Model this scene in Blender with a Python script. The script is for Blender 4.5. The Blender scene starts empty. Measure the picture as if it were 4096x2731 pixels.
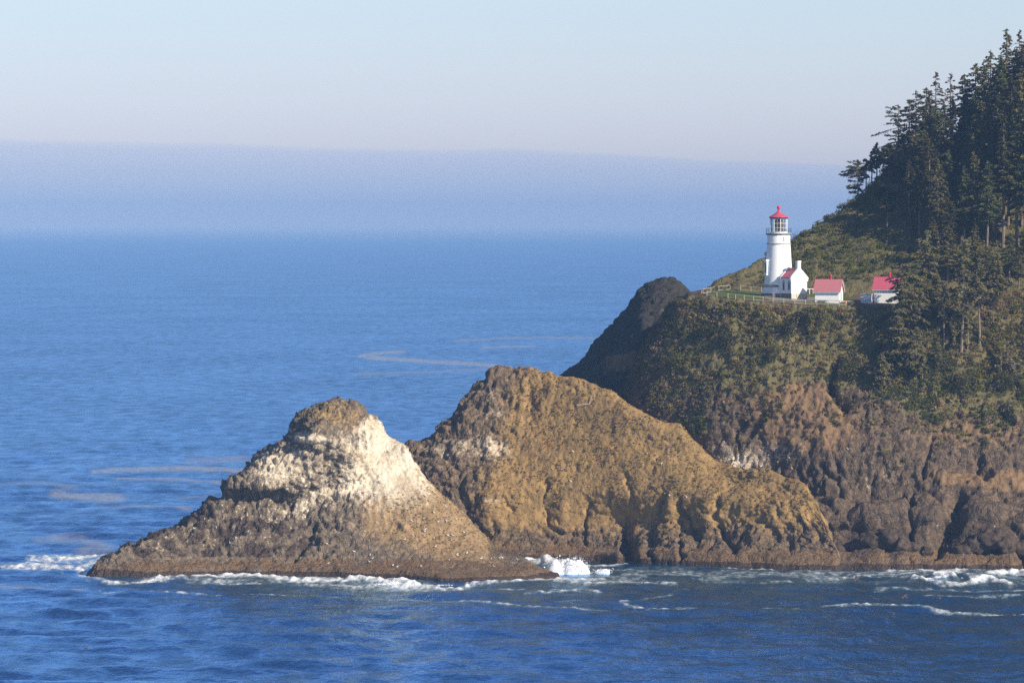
import bpy, bmesh, math, random
import numpy as np
from mathutils import Vector, Matrix

scene = bpy.context.scene
COL = scene.collection
rad = math.radians
random.seed(7)
RNG = np.random.default_rng(7)

# ------------------------------------------------------------------ camera
F = 5250.0            # focal length in pixels of the 1024 px wide frame
CAM_Z = 65.14         # height of the viewpoint over the sea
HORIZ = 220.0         # picture row of the true horizon (1024 x 682 frame)
cam_data = bpy.data.cameras.new('camera')
cam = bpy.data.objects.new('camera', cam_data)
COL.objects.link(cam)
cam.location = (0, 0, CAM_Z)
cam.rotation_euler = (rad(90), 0, 0)
cam_data.sensor_width = 36.0
cam_data.lens = 36.0 * F / 1024.0
cam_data.shift_y = -(341.0 - HORIZ) / 1024.0
cam_data.clip_start = 1.0
cam_data.clip_end = 200000.0
scene.camera = cam

# ------------------------------------------------------------------ sky and sun
SUN_EL, SUN_AZ = 29.0, 129.0          # azimuth clockwise from +Y (the view direction)
world = bpy.data.worlds.new('World')
scene.world = world
world.use_nodes = True
wn = world.node_tree.nodes
wl = world.node_tree.links
wn.clear()
w_out = wn.new('ShaderNodeOutputWorld')
w_bg = wn.new('ShaderNodeBackground')
w_sky = wn.new('ShaderNodeTexSky')
w_sky.sky_type = 'NISHITA'
w_sky.sun_disc = False
w_sky.sun_elevation = rad(SUN_EL)
w_sky.sun_rotation = rad(SUN_AZ)
w_sky.altitude = 0
w_sky.air_density = 1.0
w_sky.dust_density = 0.6
w_sky.ozone_density = 2.2
w_tint = wn.new('ShaderNodeMix')
w_tint.data_type = 'RGBA'
w_tint.blend_type = 'MULTIPLY'
w_tint.inputs[0].default_value = 1.0
w_tint.inputs[7].default_value = (0.88, 0.93, 1.30, 1)
# the upper sky is a deeper, darker blue than the band over the horizon
w_tc = wn.new('ShaderNodeTexCoord')
w_sep = wn.new('ShaderNodeSeparateXYZ')
w_map = wn.new('ShaderNodeMapRange')
w_map.interpolation_type = 'SMOOTHSTEP'
for _i, _v in zip((1, 2, 3, 4), (0.06, 0.45, 1.0, 0.52)):
    w_map.inputs[_i].default_value = _v
w_deep = wn.new('ShaderNodeMix')
w_deep.data_type = 'RGBA'
w_deep.blend_type = 'MULTIPLY'
w_deep.inputs[0].default_value = 1.0
wl.new(w_tc.outputs['Generated'], w_sep.inputs[0])
wl.new(w_sep.outputs['Z'], w_map.inputs[0])
wl.new(w_sky.outputs[0], w_deep.inputs[6])
wl.new(w_map.outputs[0], w_deep.inputs[7])
wl.new(w_deep.outputs[2], w_tint.inputs[6])
# a faint lavender cast in the lowest band of the sky
w_low = wn.new('ShaderNodeMapRange')
w_low.interpolation_type = 'SMOOTHSTEP'
for _i, _v in zip((1, 2, 3, 4), (0.010, 0.046, 0.0, 1.0)):
    w_low.inputs[_i].default_value = _v
w_cast = wn.new('ShaderNodeMix')
w_cast.data_type = 'RGBA'
w_cast.inputs[6].default_value = (0.94, 0.96, 1.42, 1)
w_cast.inputs[7].default_value = (0.88, 0.94, 1.25, 1)
wl.new(w_sep.outputs['Z'], w_low.inputs[0])
wl.new(w_low.outputs[0], w_cast.inputs[0])
wl.new(w_cast.outputs[2], w_tint.inputs[7])
wl.new(w_tint.outputs[2], w_bg.inputs['Color'])
w_bg.inputs['Strength'].default_value = 0.097
wl.new(w_bg.outputs[0], w_out.inputs['Surface'])

sun_data = bpy.data.lights.new('sun', 'SUN')
sun_data.energy = 5.0
sun_data.angle = rad(0.5)
sun_data.color = (1.0, 0.90, 0.74)
sun = bpy.data.objects.new('sun', sun_data)
COL.objects.link(sun)
SUN_DIR = Vector((math.sin(rad(SUN_AZ)) * math.cos(rad(SUN_EL)), math.cos(rad(SUN_AZ)) * math.cos(rad(SUN_EL)), math.sin(rad(SUN_EL))))
sun.rotation_euler = SUN_DIR.to_track_quat('Z', 'Y').to_euler()
sun.location = (300, -200, 400)

vs = scene.view_settings
vs.view_transform = 'Standard'
vs.look = 'None'
vs.exposure = 0.50
vs.gamma = 1.0
vs.use_curve_mapping = False
scene.cycles.use_denoising = False
scene.cycles.max_bounces = 5
scene.cycles.transparent_max_bounces = 16
scene.cycles.volume_bounces = 0

# ------------------------------------------------------------------ numpy noise
_perm = np.random.default_rng(11).permutation(256).astype(np.int64)
_perm = np.concatenate([_perm, _perm, _perm])
_grad = np.random.default_rng(5).normal(size=(256, 3))
_grad /= np.linalg.norm(_grad, axis=1)[:, None]
_cell = np.random.default_rng(9).random((256, 3))

def perlin(p):
    """gradient noise, about -1..1, at points p (n,3)"""
    i = np.floor(p).astype(np.int64)
    f = p - i
    u = f * f * f * (f * (f * 6 - 15) + 10)
    i &= 255
    res = np.zeros(len(p))
    for dx in (0, 1):
        wx = u[:, 0] if dx else 1 - u[:, 0]
        a = _perm[(i[:, 0] + dx) & 255]
        for dy in (0, 1):
            wy = u[:, 1] if dy else 1 - u[:, 1]
            b = _perm[(a + i[:, 1] + dy) & 255]
            for dz in (0, 1):
                wz = u[:, 2] if dz else 1 - u[:, 2]
                g = _grad[_perm[(b + i[:, 2] + dz) & 255]]
                d = g[:, 0] * (f[:, 0] - dx) + g[:, 1] * (f[:, 1] - dy) + g[:, 2] * (f[:, 2] - dz)
                res += wx * wy * wz * d
    return res * 1.6

def fbm(p, octaves=4, gain=0.5, lac=2.03):
    a, s, t = 1.0, 0.0, 0.0
    q = np.array(p, dtype=float)
    for _ in range(octaves):
        s = s + a * perlin(q)
        t += a
        a *= gain
        q = q * lac + 17.3
    return s / t

def ridged(p, octaves=4, gain=0.55, lac=2.1):
    a, s, t = 1.0, 0.0, 0.0
    q = np.array(p, dtype=float)
    for _ in range(octaves):
        s = s + a * (1 - 2 * np.abs(perlin(q)))
        t += a
        a *= gain
        q = q * lac + 9.1
    return s / t

def worley(p):
    """distances to the two nearest cell points, and a random number of the nearest cell"""
    i = np.floor(p).astype(np.int64)
    f = p - i
    f1 = np.full(len(p), 9.0)
    f2 = np.full(len(p), 9.0)
    cid = np.zeros(len(p))
    for dx in (-1, 0, 1):
        a = _perm[(i[:, 0] + dx) & 255]
        for dy in (-1, 0, 1):
            b = _perm[(a + i[:, 1] + dy) & 255]
            for dz in (-1, 0, 1):
                h = _perm[(b + i[:, 2] + dz) & 255]
                c = _cell[h]
                d = (c[:, 0] + dx - f[:, 0]) ** 2 + (c[:, 1] + dy - f[:, 1]) ** 2 + (c[:, 2] + dz - f[:, 2]) ** 2
                near = d < f1
                f2 = np.where(near, f1, np.minimum(f2, d))
                cid = np.where(near, h / 255.0, cid)
                f1 = np.where(near, d, f1)
    return np.sqrt(f1), np.sqrt(f2), cid

def sstep(a, b, x):
    t = np.clip((x - a) / (b - a), 0, 1)
    return t * t * (3 - 2 * t)

# ------------------------------------------------------------------ mesh and tag helpers
def mesh_from(name, verts, faces, mat=None, smooth=True, attrs=None):
    """verts (n,3); faces (m,4) or (m,3) array, or a list of tuples"""
    me = bpy.data.meshes.new(name)
    v = np.asarray(verts, dtype=np.float32)
    if isinstance(faces, np.ndarray):
        k = faces.shape[1]
        me.vertices.add(len(v))
        me.vertices.foreach_set('co', v.ravel())
        me.loops.add(faces.size)
        me.loops.foreach_set('vertex_index', faces.astype(np.int32).ravel())
        me.polygons.add(len(faces))
        me.polygons.foreach_set('loop_start', np.arange(0, faces.size, k, dtype=np.int32))
        try:
            me.polygons.foreach_set('loop_total', np.full(len(faces), k, dtype=np.int32))
        except Exception:
            pass
        me.update(calc_edges=True)
    else:
        me.from_pydata([tuple(map(float, q)) for q in v], [], [tuple(f) for f in faces])
        me.update()
    if smooth:
        me.polygons.foreach_set('use_smooth', np.ones(len(me.polygons), dtype=bool))
    for an, data in (attrs or {}).items():
        at = me.attributes.new(an, 'FLOAT_COLOR', 'POINT')
        d = np.ones((len(v), 4), dtype=np.float32)
        data = np.asarray(data, dtype=np.float32)
        d[:, :data.shape[1]] = data
        at.data.foreach_set('color', d.ravel())
    if mat is not None:
        me.materials.append(mat)
    return me

def link(name, me, parent=None, loc=(0, 0, 0), rz=0.0):
    o = bpy.data.objects.new(name, me)
    COL.objects.link(o)
    o.location = loc
    o.rotation_euler = (0, 0, rz)
    if parent is not None:
        o.parent = parent
    return o

def empty(name, loc, rz=0.0):
    o = bpy.data.objects.new(name, None)
    COL.objects.link(o)
    o.location = loc
    o.rotation_euler = (0, 0, rz)
    o.empty_display_size = 0.5
    return o

def tag(o, label=None, cat=None, group=None, kind=None):
    if label: o['label'] = label
    if cat: o['category'] = cat
    if group: o['group'] = group
    if kind: o['kind'] = kind
    return o

def P(fx, fy, d):
    """world point of a pixel of the 4096 px photograph at distance d"""
    return ((fx / 4.0 - 512.0) * d / F, d, CAM_Z - (fy / 4.0 - HORIZ) * d / F)

# ------------------------------------------------------------------ material helpers
class NT:
    def __init__(self, name):
        self.mat = bpy.data.materials.new(name)
        self.mat.use_nodes = True
        self.t = self.mat.node_tree
        self.n = self.t.nodes
        self.b = self.n['Principled BSDF']
    def new(self, typ, **kw):
        nd = self.n.new(typ)
        for k, v in kw.items():
            setattr(nd, k, v)
        return nd
    def put(self, sock, v):
        if isinstance(v, bpy.types.NodeSocket):
            self.t.links.new(v, sock)
        elif isinstance(v, (int, float)):
            sock.default_value = v
        elif len(v) == 3 and sock.type == 'RGBA':
            sock.default_value = (*v, 1)
        else:
            sock.default_value = v
    def coord(self, scale=(1, 1, 1), loc=(0, 0, 0)):
        tc = self.new('ShaderNodeTexCoord')
        mp = self.new('ShaderNodeMapping')
        self.put(mp.inputs['Vector'], tc.outputs['Object'])
        mp.inputs['Scale'].default_value = scale
        mp.inputs['Location'].default_value = loc
        return mp.outputs[0]
    def noise(self, vec, scale, detail=3, rough=0.55, dist=0.0):
        nd = self.new('ShaderNodeTexNoise')
        self.put(nd.inputs['Vector'], vec)
        nd.inputs['Scale'].default_value = scale
        nd.inputs['Detail'].default_value = detail
        nd.inputs['Roughness'].default_value = rough
        nd.inputs['Distortion'].default_value = dist
        return nd.outputs['Fac']
    def voronoi(self, vec, scale, feature='F1'):
        nd = self.new('ShaderNodeTexVoronoi', feature=feature)
        self.put(nd.inputs['Vector'], vec)
        nd.inputs['Scale'].default_value = scale
        return nd.outputs['Distance']
    def ramp(self, fac, a, b, lo=0.0, hi=1.0):
        nd = self.new('ShaderNodeMapRange', interpolation_type='SMOOTHSTEP')
        self.put(nd.inputs[0], fac)
        for k, v in zip((1, 2, 3, 4), (a, b, lo, hi)):
            nd.inputs[k].default_value = v
        return nd.outputs[0]
    def mix(self, fac, a, b, blend='MIX'):
        nd = self.new('ShaderNodeMix', data_type='RGBA', blend_type=blend)
        self.put(nd.inputs[0], fac)
        self.put(nd.inputs[6], a)
        self.put(nd.inputs[7], b)
        return nd.outputs[2]
    def math(self, op, a, b=0.0):
        nd = self.new('ShaderNodeMath', operation=op)
        self.put(nd.inputs[0], a)
        self.put(nd.inputs[1], b)
        return nd.outputs[0]
    def attr(self, name):
        nd = self.new('ShaderNodeAttribute', attribute_name=name)
        return nd.outputs['Color']
    def split(self, c):
        nd = self.new('ShaderNodeSeparateColor')
        self.put(nd.inputs[0], c)
        return nd.outputs[0], nd.outputs[1], nd.outputs[2]
    def bump(self, height, strength, dist, normal=None):
        nd = self.new('ShaderNodeBump')
        self.put(nd.inputs['Height'], height)
        nd.inputs['Strength'].default_value = strength
        nd.inputs['Distance'].default_value = dist
        if normal is not None:
            self.put(nd.inputs['Normal'], normal)
        return nd.outputs[0]
    def base(self, color=None, rough=None, spec=None, normal=None, metal=None):
        if color is not None: self.put(self.b.inputs['Base Color'], color)
        if rough is not None: self.put(self.b.inputs['Roughness'], rough)
        if spec is not None: self.put(self.b.inputs['Specular IOR Level'], spec)
        if normal is not None: self.put(self.b.inputs['Normal'], normal)
        if metal is not None: self.put(self.b.inputs['Metallic'], metal)
        return self.mat

def volume_mat(name, color, density, aniso=0.0):
    m = bpy.data.materials.new(name)
    m.use_nodes = True
    n = m.node_tree.nodes
    n.clear()
    out = n.new('ShaderNodeOutputMaterial')
    v = n.new('ShaderNodeVolumePrincipled')
    v.inputs['Color'].default_value = (*color, 1)
    v.inputs['Density'].default_value = density
    v.inputs['Anisotropy'].default_value = aniso
    m.node_tree.links.new(v.outputs[0], out.inputs['Volume'])
    return m
# ================================================================== AIR AND WATER
# haze: one closed box of even, pale air round everything
def box_mesh(name, x0, x1, y0, y1, z0, z1, mat):
    v = [(x0, y0, z0), (x1, y0, z0), (x1, y1, z0), (x0, y1, z0), (x0, y0, z1), (x1, y0, z1), (x1, y1, z1), (x0, y1, z1)]
    f = [(0, 3, 2, 1), (4, 5, 6, 7), (0, 1, 5, 4), (1, 2, 6, 5), (2, 3, 7, 6), (3, 0, 4, 7)]
    return mesh_from(name, v, f, mat, smooth=False)

haze = link('haze', box_mesh('haze', -30000, 30000, -300, 14000, -8.0, 116.0, volume_mat('haze_air', (0.24, 0.44, 0.80), 0.000085, -0.3)))
tag(haze, kind='stuff', label='thin blue sea haze over the whole bay', cat='haze')

# the marine fog bank lying far out over the sea, its top sloping down to the right
def fog_bank():
    xs = np.linspace(-26000, 26000, 105)
    rows = []
    for x in xs:
        top = 800.0 - (0.022 if x < 0 else 0.052) * x + 16 * math.sin(x * 0.0007) + 12 * math.sin(x * 0.0019 + 1) + 7 * math.sin(x * 0.0046 + 2)
        top = min(max(top, 260.0), 960.0)
        sec = [(14050, -5.0), (17000, top * 0.028), (22000, top * 0.06), (30000, top * 0.13), (38000, top * 0.30), (43000, top * 0.58), (47000, top * 0.82), (54000, top), (62000, top * 0.97), (70000, top * 0.6), (72000, -5.0)]
        rows.append([(x, y, z) for y, z in sec])
    n, k = len(rows), len(rows[0])
    v = [q for r in rows for q in r]
    f = []
    for i in range(n - 1):
        for j in range(k):
            a, b = i * k + j, i * k + (j + 1) % k
            f.append((a, b, b + k, a + k))
    f.append(tuple(range(k - 1, -1, -1)))
    f.append(tuple((n - 1) * k + j for j in range(k)))
    me = mesh_from('fog_bank', v, f, volume_mat('fog_air', (0.54, 0.65, 0.88), 0.000085, -0.3), smooth=False)
    bm = bmesh.new(); bm.from_mesh(me)
    bmesh.ops.recalc_face_normals(bm, faces=bm.faces)
    bm.to_mesh(me); bm.free()
    return me
fog = link('fog_bank', fog_bank())
tag(fog, kind='stuff', label='blue grey fog bank lying along the sea horizon', cat='fog')

# sea
def build_sea():
    py = np.concatenate([np.array([1.9, 2.4, 3.0, 3.8, 4.6, 5.6, 6.5]), np.arange(7.5, 130, 1.0), np.arange(130, 500, 0.55)])     # rows, as angle below the horizon
    ys = CAM_Z * F / py
    ys = np.concatenate([ys, np.geomspace(ys[-1] * 0.93, 20, 26)])
    ta = np.concatenate([-np.geomspace(6, 0.13, 22), np.arange(-640, 641, 2.5) / F, np.geomspace(0.13, 6, 22)])
    Y, T = np.meshgrid(ys, ta, indexing='ij')
    X = Y * T
    X = np.clip(X, -90000, 90000)
    x, y = X.ravel(), Y.ravel()
    z = np.zeros_like(x)
    # wind waves as a sum of many sines; each one fades where the mesh gets too coarse for it
    r = np.random.default_rng(3)
    dy = y * y / (CAM_Z * F) * 0.7
    for k in range(60):
        lam = math.exp(r.uniform(math.log(4.0), math.log(30)))
        th = rad(270) + r.normal(0, 0.55)
        kx, ky = math.cos(th) * 2 * math.pi / lam, math.sin(th) * 2 * math.pi / lam
        fade = np.clip((lam / (np.abs(math.sin(th)) + 0.25) - 2.6 * dy) / (3 * dy), 0, 1)
        amp = 0.0085 * lam ** 0.62
        z += amp * fade * np.sin(kx * x + ky * y + r.uniform(0, 6.28))
    p3 = np.stack([x, y, np.zeros_like(x)], 1)
    patch = fbm(p3 * np.array([0.006, 0.0025, 1]), 3)
    z *= 0.85 + 0.5 * patch
    foam = np.zeros_like(x)
    tan = np.zeros_like(x)
    inview = (np.abs(T.ravel()) < 0.135) & (y > 690) & (y < 9000)
    idx = np.nonzero(inview)[0]
    if len(idx):
        f, t, up = foam_field(x[idx], y[idx])
        foam[idx], tan[idx] = f, t
        z[idx] += up
    n, k = X.shape
    a = (np.arange(n - 1)[:, None] * k + np.arange(k - 1)[None, :]).ravel()
    faces = np.stack([a, a + k, a + k + 1, a + 1], 1)[:, ::-1]
    v = np.stack([x, y, z], 1)
    return mesh_from('sea', v, faces, sea_mat(), attrs={'foam': np.stack([foam, tan, tan * 0], 1)})

def sea_mat():
    m = NT('sea_water')
    c1 = m.coord((0.55, 0.30, 0.5))
    c2 = m.coord((0.050, 0.020, 0.05))
    c3 = m.coord((0.006, 0.0022, 0.01), (3, 1, 0))
    n1 = m.noise(c1, 1.0, 4, 0.6)
    n2 = m.noise(c2, 1.0, 4, 0.6)
    n3 = m.noise(c3, 1.0, 3, 0.55)
    n4 = m.noise(m.coord((0.22, 0.10, 0.2), (2, 7, 0)), 1.0, 4, 0.56)
    h = m.math('ADD', m.math('ADD', m.math('MULTIPLY', n1, 0.55), m.math('MULTIPLY', n4, 1.5)), m.math('MULTIPLY', n2, 1.6))
    nrm = m.bump(h, 1.0, 0.65)
    fo, tn, _ = m.split(m.attr('foam'))
    deep = m.mix(m.ramp(n3, 0.35, 0.65), (0.003, 0.026, 0.090), (0.005, 0.040, 0.122))
    col = m.mix(m.math('MULTIPLY', tn, 0.8), deep, (0.50, 0.48, 0.455))
    col = m.mix(m.ramp(fo, 0.12, 0.5, 0.0, 0.55), col, (0.045, 0.13, 0.16))
    cf = m.coord((0.9, 0.33, 0.6))
    fn = m.noise(cf, 1.0, 5, 0.65)
    fac = m.ramp(m.math('ADD', fo, m.math('MULTIPLY', m.math('SUBTRACT', fn, 0.5), 0.9)), 0.30, 0.95)
    col = m.mix(fac, col, (0.80, 0.82, 0.83))
    # water body colour under a glossy film; the film is kept below full mirror strength, as a choppy sea's is
    dif = m.new('ShaderNodeBsdfDiffuse')
    m.put(dif.inputs['Color'], col)
    m.put(dif.inputs['Normal'], nrm)
    glo = m.new('ShaderNodeBsdfGlossy')
    glo.inputs['Color'].default_value = (0.46, 0.72, 1.0, 1)
    glo.inputs['Roughness'].default_value = 0.16
    m.put(glo.inputs['Normal'], nrm)
    fr = m.new('ShaderNodeFresnel')
    fr.inputs['IOR'].default_value = 1.333
    m.put(fr.inputs['Normal'], nrm)
    dry = m.math('SUBTRACT', 1.0, m.math('MAXIMUM', fac, m.math('MULTIPLY', tn, 0.7)))
    gust = m.math('ADD', m.ramp(m.noise(m.coord((0.17, 0.055, 0.02), (5, 2, 0)), 1.0, 5, 0.70), 0.32, 0.68, 0.34, 0.76), m.ramp(m.noise(m.coord((0.012, 0.006, 0.02), (9, 4, 0)), 1.0, 3, 0.6), 0.35, 0.65, 0.0, 0.12))
    ff = m.math('MULTIPLY', m.math('MULTIPLY', m.math('POWER', fr.outputs[0], 1.4), gust), dry)
    mx = m.new('ShaderNodeMixShader')
    m.put(mx.inputs[0], ff)
    m.put(mx.inputs[1], dif.outputs[0])
    m.put(mx.inputs[2], glo.outputs[0])
    m.put(m.n['Material Output'].inputs['Surface'], mx.outputs[0])
    m.n.remove(m.b)
    return m.mat

def seg_dist(u, w, pts, sy=1.0):
    best = np.full(len(u), 1e9)
    for (x0, y0), (x1, y1) in zip(pts[:-1], pts[1:]):
        dx, dy = x1 - x0, (y1 - y0) * sy
        t = np.clip(((u - x0) * dx + (w - y0) * sy * dy) / (dx * dx + dy * dy + 1e-9), 0, 1)
        best = np.minimum(best, np.hypot(u - x0 - t * dx, (w - y0) * sy - t * dy))
    return best

# surf lines round the rocks: (points on the water, half width, strength, how white: 1 foam .. 0 tan slick)
SURF = [
    ([(560, 2326), (650, 2312), (750, 2303), (1050, 2302), (1200, 2318), (1330, 2316), (1460, 2308), (1600, 2330), (1730, 2352), (1860, 2350)], 15, 0.95),
    ([(1300, 2322), (1460, 2318), (1590, 2336), (1720, 2348)], 17, 1.0), ([(760, 2322), (1000, 2326), (1250, 2334)], 16, 0.66), ([(1250, 2340), (1500, 2346), (1700, 2362)], 15, 0.72),
    ([(330, 2310), (420, 2322), (560, 2326)], 7, 0.7), ([(345, 2312), (325, 2290), (345, 2262), (390, 2240), (450, 2222)], 16, 0.8), ([(20, 2266), (180, 2264), (330, 2272)], 18, 0.82),
    ([(130, 2234), (300, 2230), (440, 2222)], 18, 0.85), ([(120, 2248), (300, 2246), (400, 2240)], 16, 0.65), ([(350, 2312), (300, 2306), (250, 2290)], 10, 0.5),
    ([(400, 2361), (680, 2370), (900, 2376)], 4.0, 0.66), ([(950, 2375), (1100, 2378), (1250, 2388), (1400, 2390), (2000, 2418), (2300, 2432), (2500, 2436), (2780, 2440)], 4.2, 0.66),
    ([(1840, 2346), (1900, 2334), (2020, 2326), (2170, 2316), (2240, 2312), (2420, 2318)], 9, 0.85), ([(1900, 2348), (2060, 2352), (2260, 2358), (2400, 2368)], 8, 0.65),
    ([(2200, 2318), (2340, 2328), (2500, 2324), (2700, 2334)], 13, 0.70), ([(2100, 2372), (2260, 2365), (2330, 2362)], 6, 0.66),
    ([(2110, 2236), (2180, 2246), (2260, 2270), (2340, 2264)], 18, 1.0), ([(2335, 2262), (2440, 2262), (2520, 2244), (2700, 2248), (2900, 2266), (3100, 2272), (3300, 2262), (3500, 2258), (3640, 2266), (3760, 2272), (3900, 2276), (4150, 2272)], 7, 0.75),
    ([(2340, 2274), (2500, 2277), (2640, 2284), (2720, 2290)], 4, 0.62), ([(2480, 2412), (2560, 2396), (2690, 2372)], 6, 0.64), ([(2480, 2412), (2620, 2424), (2780, 2438)], 6, 0.66),
    ([(3310, 2311), (3420, 2301), (3510, 2297), (3650, 2293), (3740, 2285)], 5, 0.72), ([(3640, 2313), (3700, 2322), (3760, 2336), (3860, 2336), (3960, 2322), (4040, 2338)], 11, 0.92),
    ([(3735, 2306), (3780, 2304), (3815, 2314)], 11, 1.0), ([(3655, 2314), (3685, 2324)], 8, 1.0), ([(3880, 2328), (3945, 2320), (3990, 2326)], 9, 0.85),
    ([(3560, 2278), (3680, 2276), (3760, 2290), (3850, 2282)], 18, 0.85), ([(3960, 2288), (4060, 2284), (4150, 2290)], 11, 0.95), ([(3400, 2258), (3500, 2266), (3600, 2260)], 12, 0.8),
    ([(3540, 2322), (3500, 2334), (3610, 2320)], 5, 0.5), ([(3290, 2428), (3440, 2430), (3560, 2426), (3680, 2430), (3780, 2442), (3950, 2452), (4150, 2464)], 7, 0.74), ([(3020, 2436), (3200, 2438)], 4, 0.56),
    ([(3500, 2352), (3700, 2350), (3900, 2360), (4150, 2362)], 9, 0.58), ([(3700, 2384), (3950, 2382), (4150, 2378)], 6, 0.58), ([(2900, 2310), (3100, 2306), (3250, 2312)], 6, 0.36), ([(2700, 2352), (2950, 2346), (3150, 2352)], 6, 0.33),
]
SLICK = [
    ([(1439, 1422), (1530, 1409), (1610, 1405)], 5, 0.75), ([(1470, 1428), (1600, 1436), (1735, 1446), (1900, 1454), (2000, 1462)], 7, 0.75), ([(1430, 1494), (1700, 1488), (2000, 1470)], 5, 0.42), ([(1918, 1390), (2020, 1385), (2143, 1383)], 3, 0.7),
    ([(1820, 1362), (2000, 1352), (2150, 1348), (2370, 1351)], 4, 0.55), ([(380, 1882), (560, 1874), (760, 1868), (960, 1880)], 8, 0.72), ([(760, 1842), (830, 1840), (980, 1832)], 10, 0.5), ([(470, 1914), (650, 1914), (830, 1922), (930, 1932)], 4, 0.62),
    ([(230, 1976), (330, 1984), (470, 1990)], 14, 0.70), ([(380, 2024), (560, 2022), (760, 2030)], 4, 0.56), ([(0, 1936), (160, 1930), (300, 1945)], 6, 0.4), ([(220, 2150), (330, 2160), (440, 2190), (330, 2200)], 14, 0.55), ([(150, 2155), (260, 2150)], 8, 0.4), ([(0, 2346), (160, 2351), (330, 2362)], 4, 0.62), ([(700, 1990), (860, 1984)], 5, 0.4),
]

def foam_field(x, y):
    u, w = (x * F / y + 512) * 4, (CAM_Z * F / y + HORIZ) * 4
    p = np.stack([x / 6.0, y / 9.0, np.zeros_like(x)], 1)
    wob = fbm(p, 3)
    q = np.stack([x / 1.3, y / 5.0, np.zeros_like(x) + 5], 1)
    streak = fbm(q, 4, 0.56)
    w2 = w + 5 * wob
    foam = np.zeros_like(x)
    for pts, hw, st in SURF:
        d = seg_dist(u, w2, pts, 2.0) / (2.0 * hw)
        foam = np.maximum(foam, st * np.exp(-d ** 2 * 1.2) * (0.86 + 0.75 * streak))
    # a lace of thin foam drifting off the surf
    lace = 0.50 * np.exp(-((w - 2300) / 50) ** 2) * sstep(1800, 2300, u) * sstep(-0.05, 0.5, ridged(np.stack([x / 7, y / 22, x * 0 + 2], 1), 3) - 0.1)
    foam = np.maximum(foam, lace + 0.34 * np.clip(streak, 0, 1) * np.exp(-((w - 2300) / 40) ** 2))
    tan = np.zeros_like(x)
    for pts, hw, st in SLICK:
        d = seg_dist(u, w2, pts, 2.0) / (2.6 * hw)
        tan = np.maximum(tan, st * np.exp(-d ** 4) * (0.85 + 0.5 * streak))
    up = 0.55 * np.clip(foam - 0.45, 0, 1) * (1 + streak)
    for pts, h in [([(3735, 2306), (3780, 2304), (3815, 2314)], 0.9), ([(3655, 2314), (3685, 2324)], 0.8), ([(3880, 2328), (3945, 2320), (4040, 2338)], 0.7), ([(2180, 2246), (2300, 2268)], 0.9), ([(1400, 2314), (1560, 2328), (1730, 2350)], 0.5)]:
        up += h * np.exp(-(seg_dist(u, w2, pts, 2.0) / 18) ** 2)
    return np.clip(foam, 0, 1), np.clip(tan, 0, 1), up

sea = link('sea', build_sea())
tag(sea, kind='structure', label='blue wind rippled ocean water', cat='sea')
# ================================================================== LAND: lofted sheets
def gcurve(pts):
    """guide curve from (photo x, photo y, distance) or ('w', x, y, z) world points, as y(x), z(x)"""
    w = np.array([p[1:] if p[0] == 'w' else P(*p) for p in pts], dtype=float)
    w = w[np.argsort(w[:, 0], kind='stable')]
    return w

def gz(pts):
    """guide curve from (photo x, distance, height)"""
    w = np.array([((fx / 4.0 - 512.0) * d / F, d, z) for fx, d, z in pts], dtype=float)
    return w[np.argsort(w[:, 0], kind='stable')]

def loft(guides, subs, xs):
    """grid (len(xs), rows, 3): for every x a Catmull-Rom profile through the guides"""
    G = np.stack([np.stack([np.interp(xs, g[:, 0], g[:, 1]), np.interp(xs, g[:, 0], g[:, 2])], 1) for g in guides], 1)
    rows = []
    n = G.shape[1]
    for i in range(n - 1):
        p0, p1, p2, p3 = G[:, max(i - 1, 0)], G[:, i], G[:, i + 1], G[:, min(i + 2, n - 1)]
        m = subs[i]
        L1 = np.linalg.norm(p2 - p1, axis=1)[:, None] + 1e-6
        t1 = (p2 - p0) * 0.5
        t2 = (p3 - p1) * 0.5
        # keep the tangents from overshooting short spans
        t1 *= np.minimum(1, 1.1 * L1 / (np.linalg.norm(t1, axis=1)[:, None] + 1e-6))
        t2 *= np.minimum(1, 1.1 * L1 / (np.linalg.norm(t2, axis=1)[:, None] + 1e-6))
        for j in range(m + (1 if i == n - 2 else 0)):
            t = j / m
            h = (2 * t**3 - 3 * t**2 + 1) * p1 + (t**3 - 2 * t**2 + t) * t1 + (-2 * t**3 + 3 * t**2) * p2 + (t**3 - t**2) * t2
            rows.append(h)
    R = np.stack(rows, 1)
    X = np.repeat(xs[:, None], R.shape[1], 1)
    return np.concatenate([X[:, :, None], R], 2)

def grid_normals(g):
    a = np.gradient(g, axis=0)
    b = np.gradient(g, axis=1)
    n = np.cross(a, b)
    n /= np.linalg.norm(n, axis=2)[:, :, None] + 1e-9
    return n

def smooth_grid(a, k=3):
    for _ in range(k):
        b = a.copy()
        b[1:-1] = (a[:-2] + 2 * a[1:-1] + a[2:]) / 4
        a = b.copy()
        a[:, 1:-1] = (b[:, :-2] + 2 * b[:, 1:-1] + b[:, 2:]) / 4
    return a

def photo_xy(v):
    """where points stand in the 4096 px photograph (used to lay out stains and clefts)"""
    return (v[:, 0] * F / v[:, 1] + 512) * 4, ((CAM_Z - v[:, 2]) * F / v[:, 1] + HORIZ) * 4

def blob(u, w, cx, cy, rx, ry, ang=0.0):
    a = rad(ang)
    dx, dy = u - cx, w - cy
    p = (dx * math.cos(a) + dy * math.sin(a)) / rx
    q = (-dx * math.sin(a) + dy * math.cos(a)) / ry
    return np.exp(-(p * p + q * q))

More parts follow.
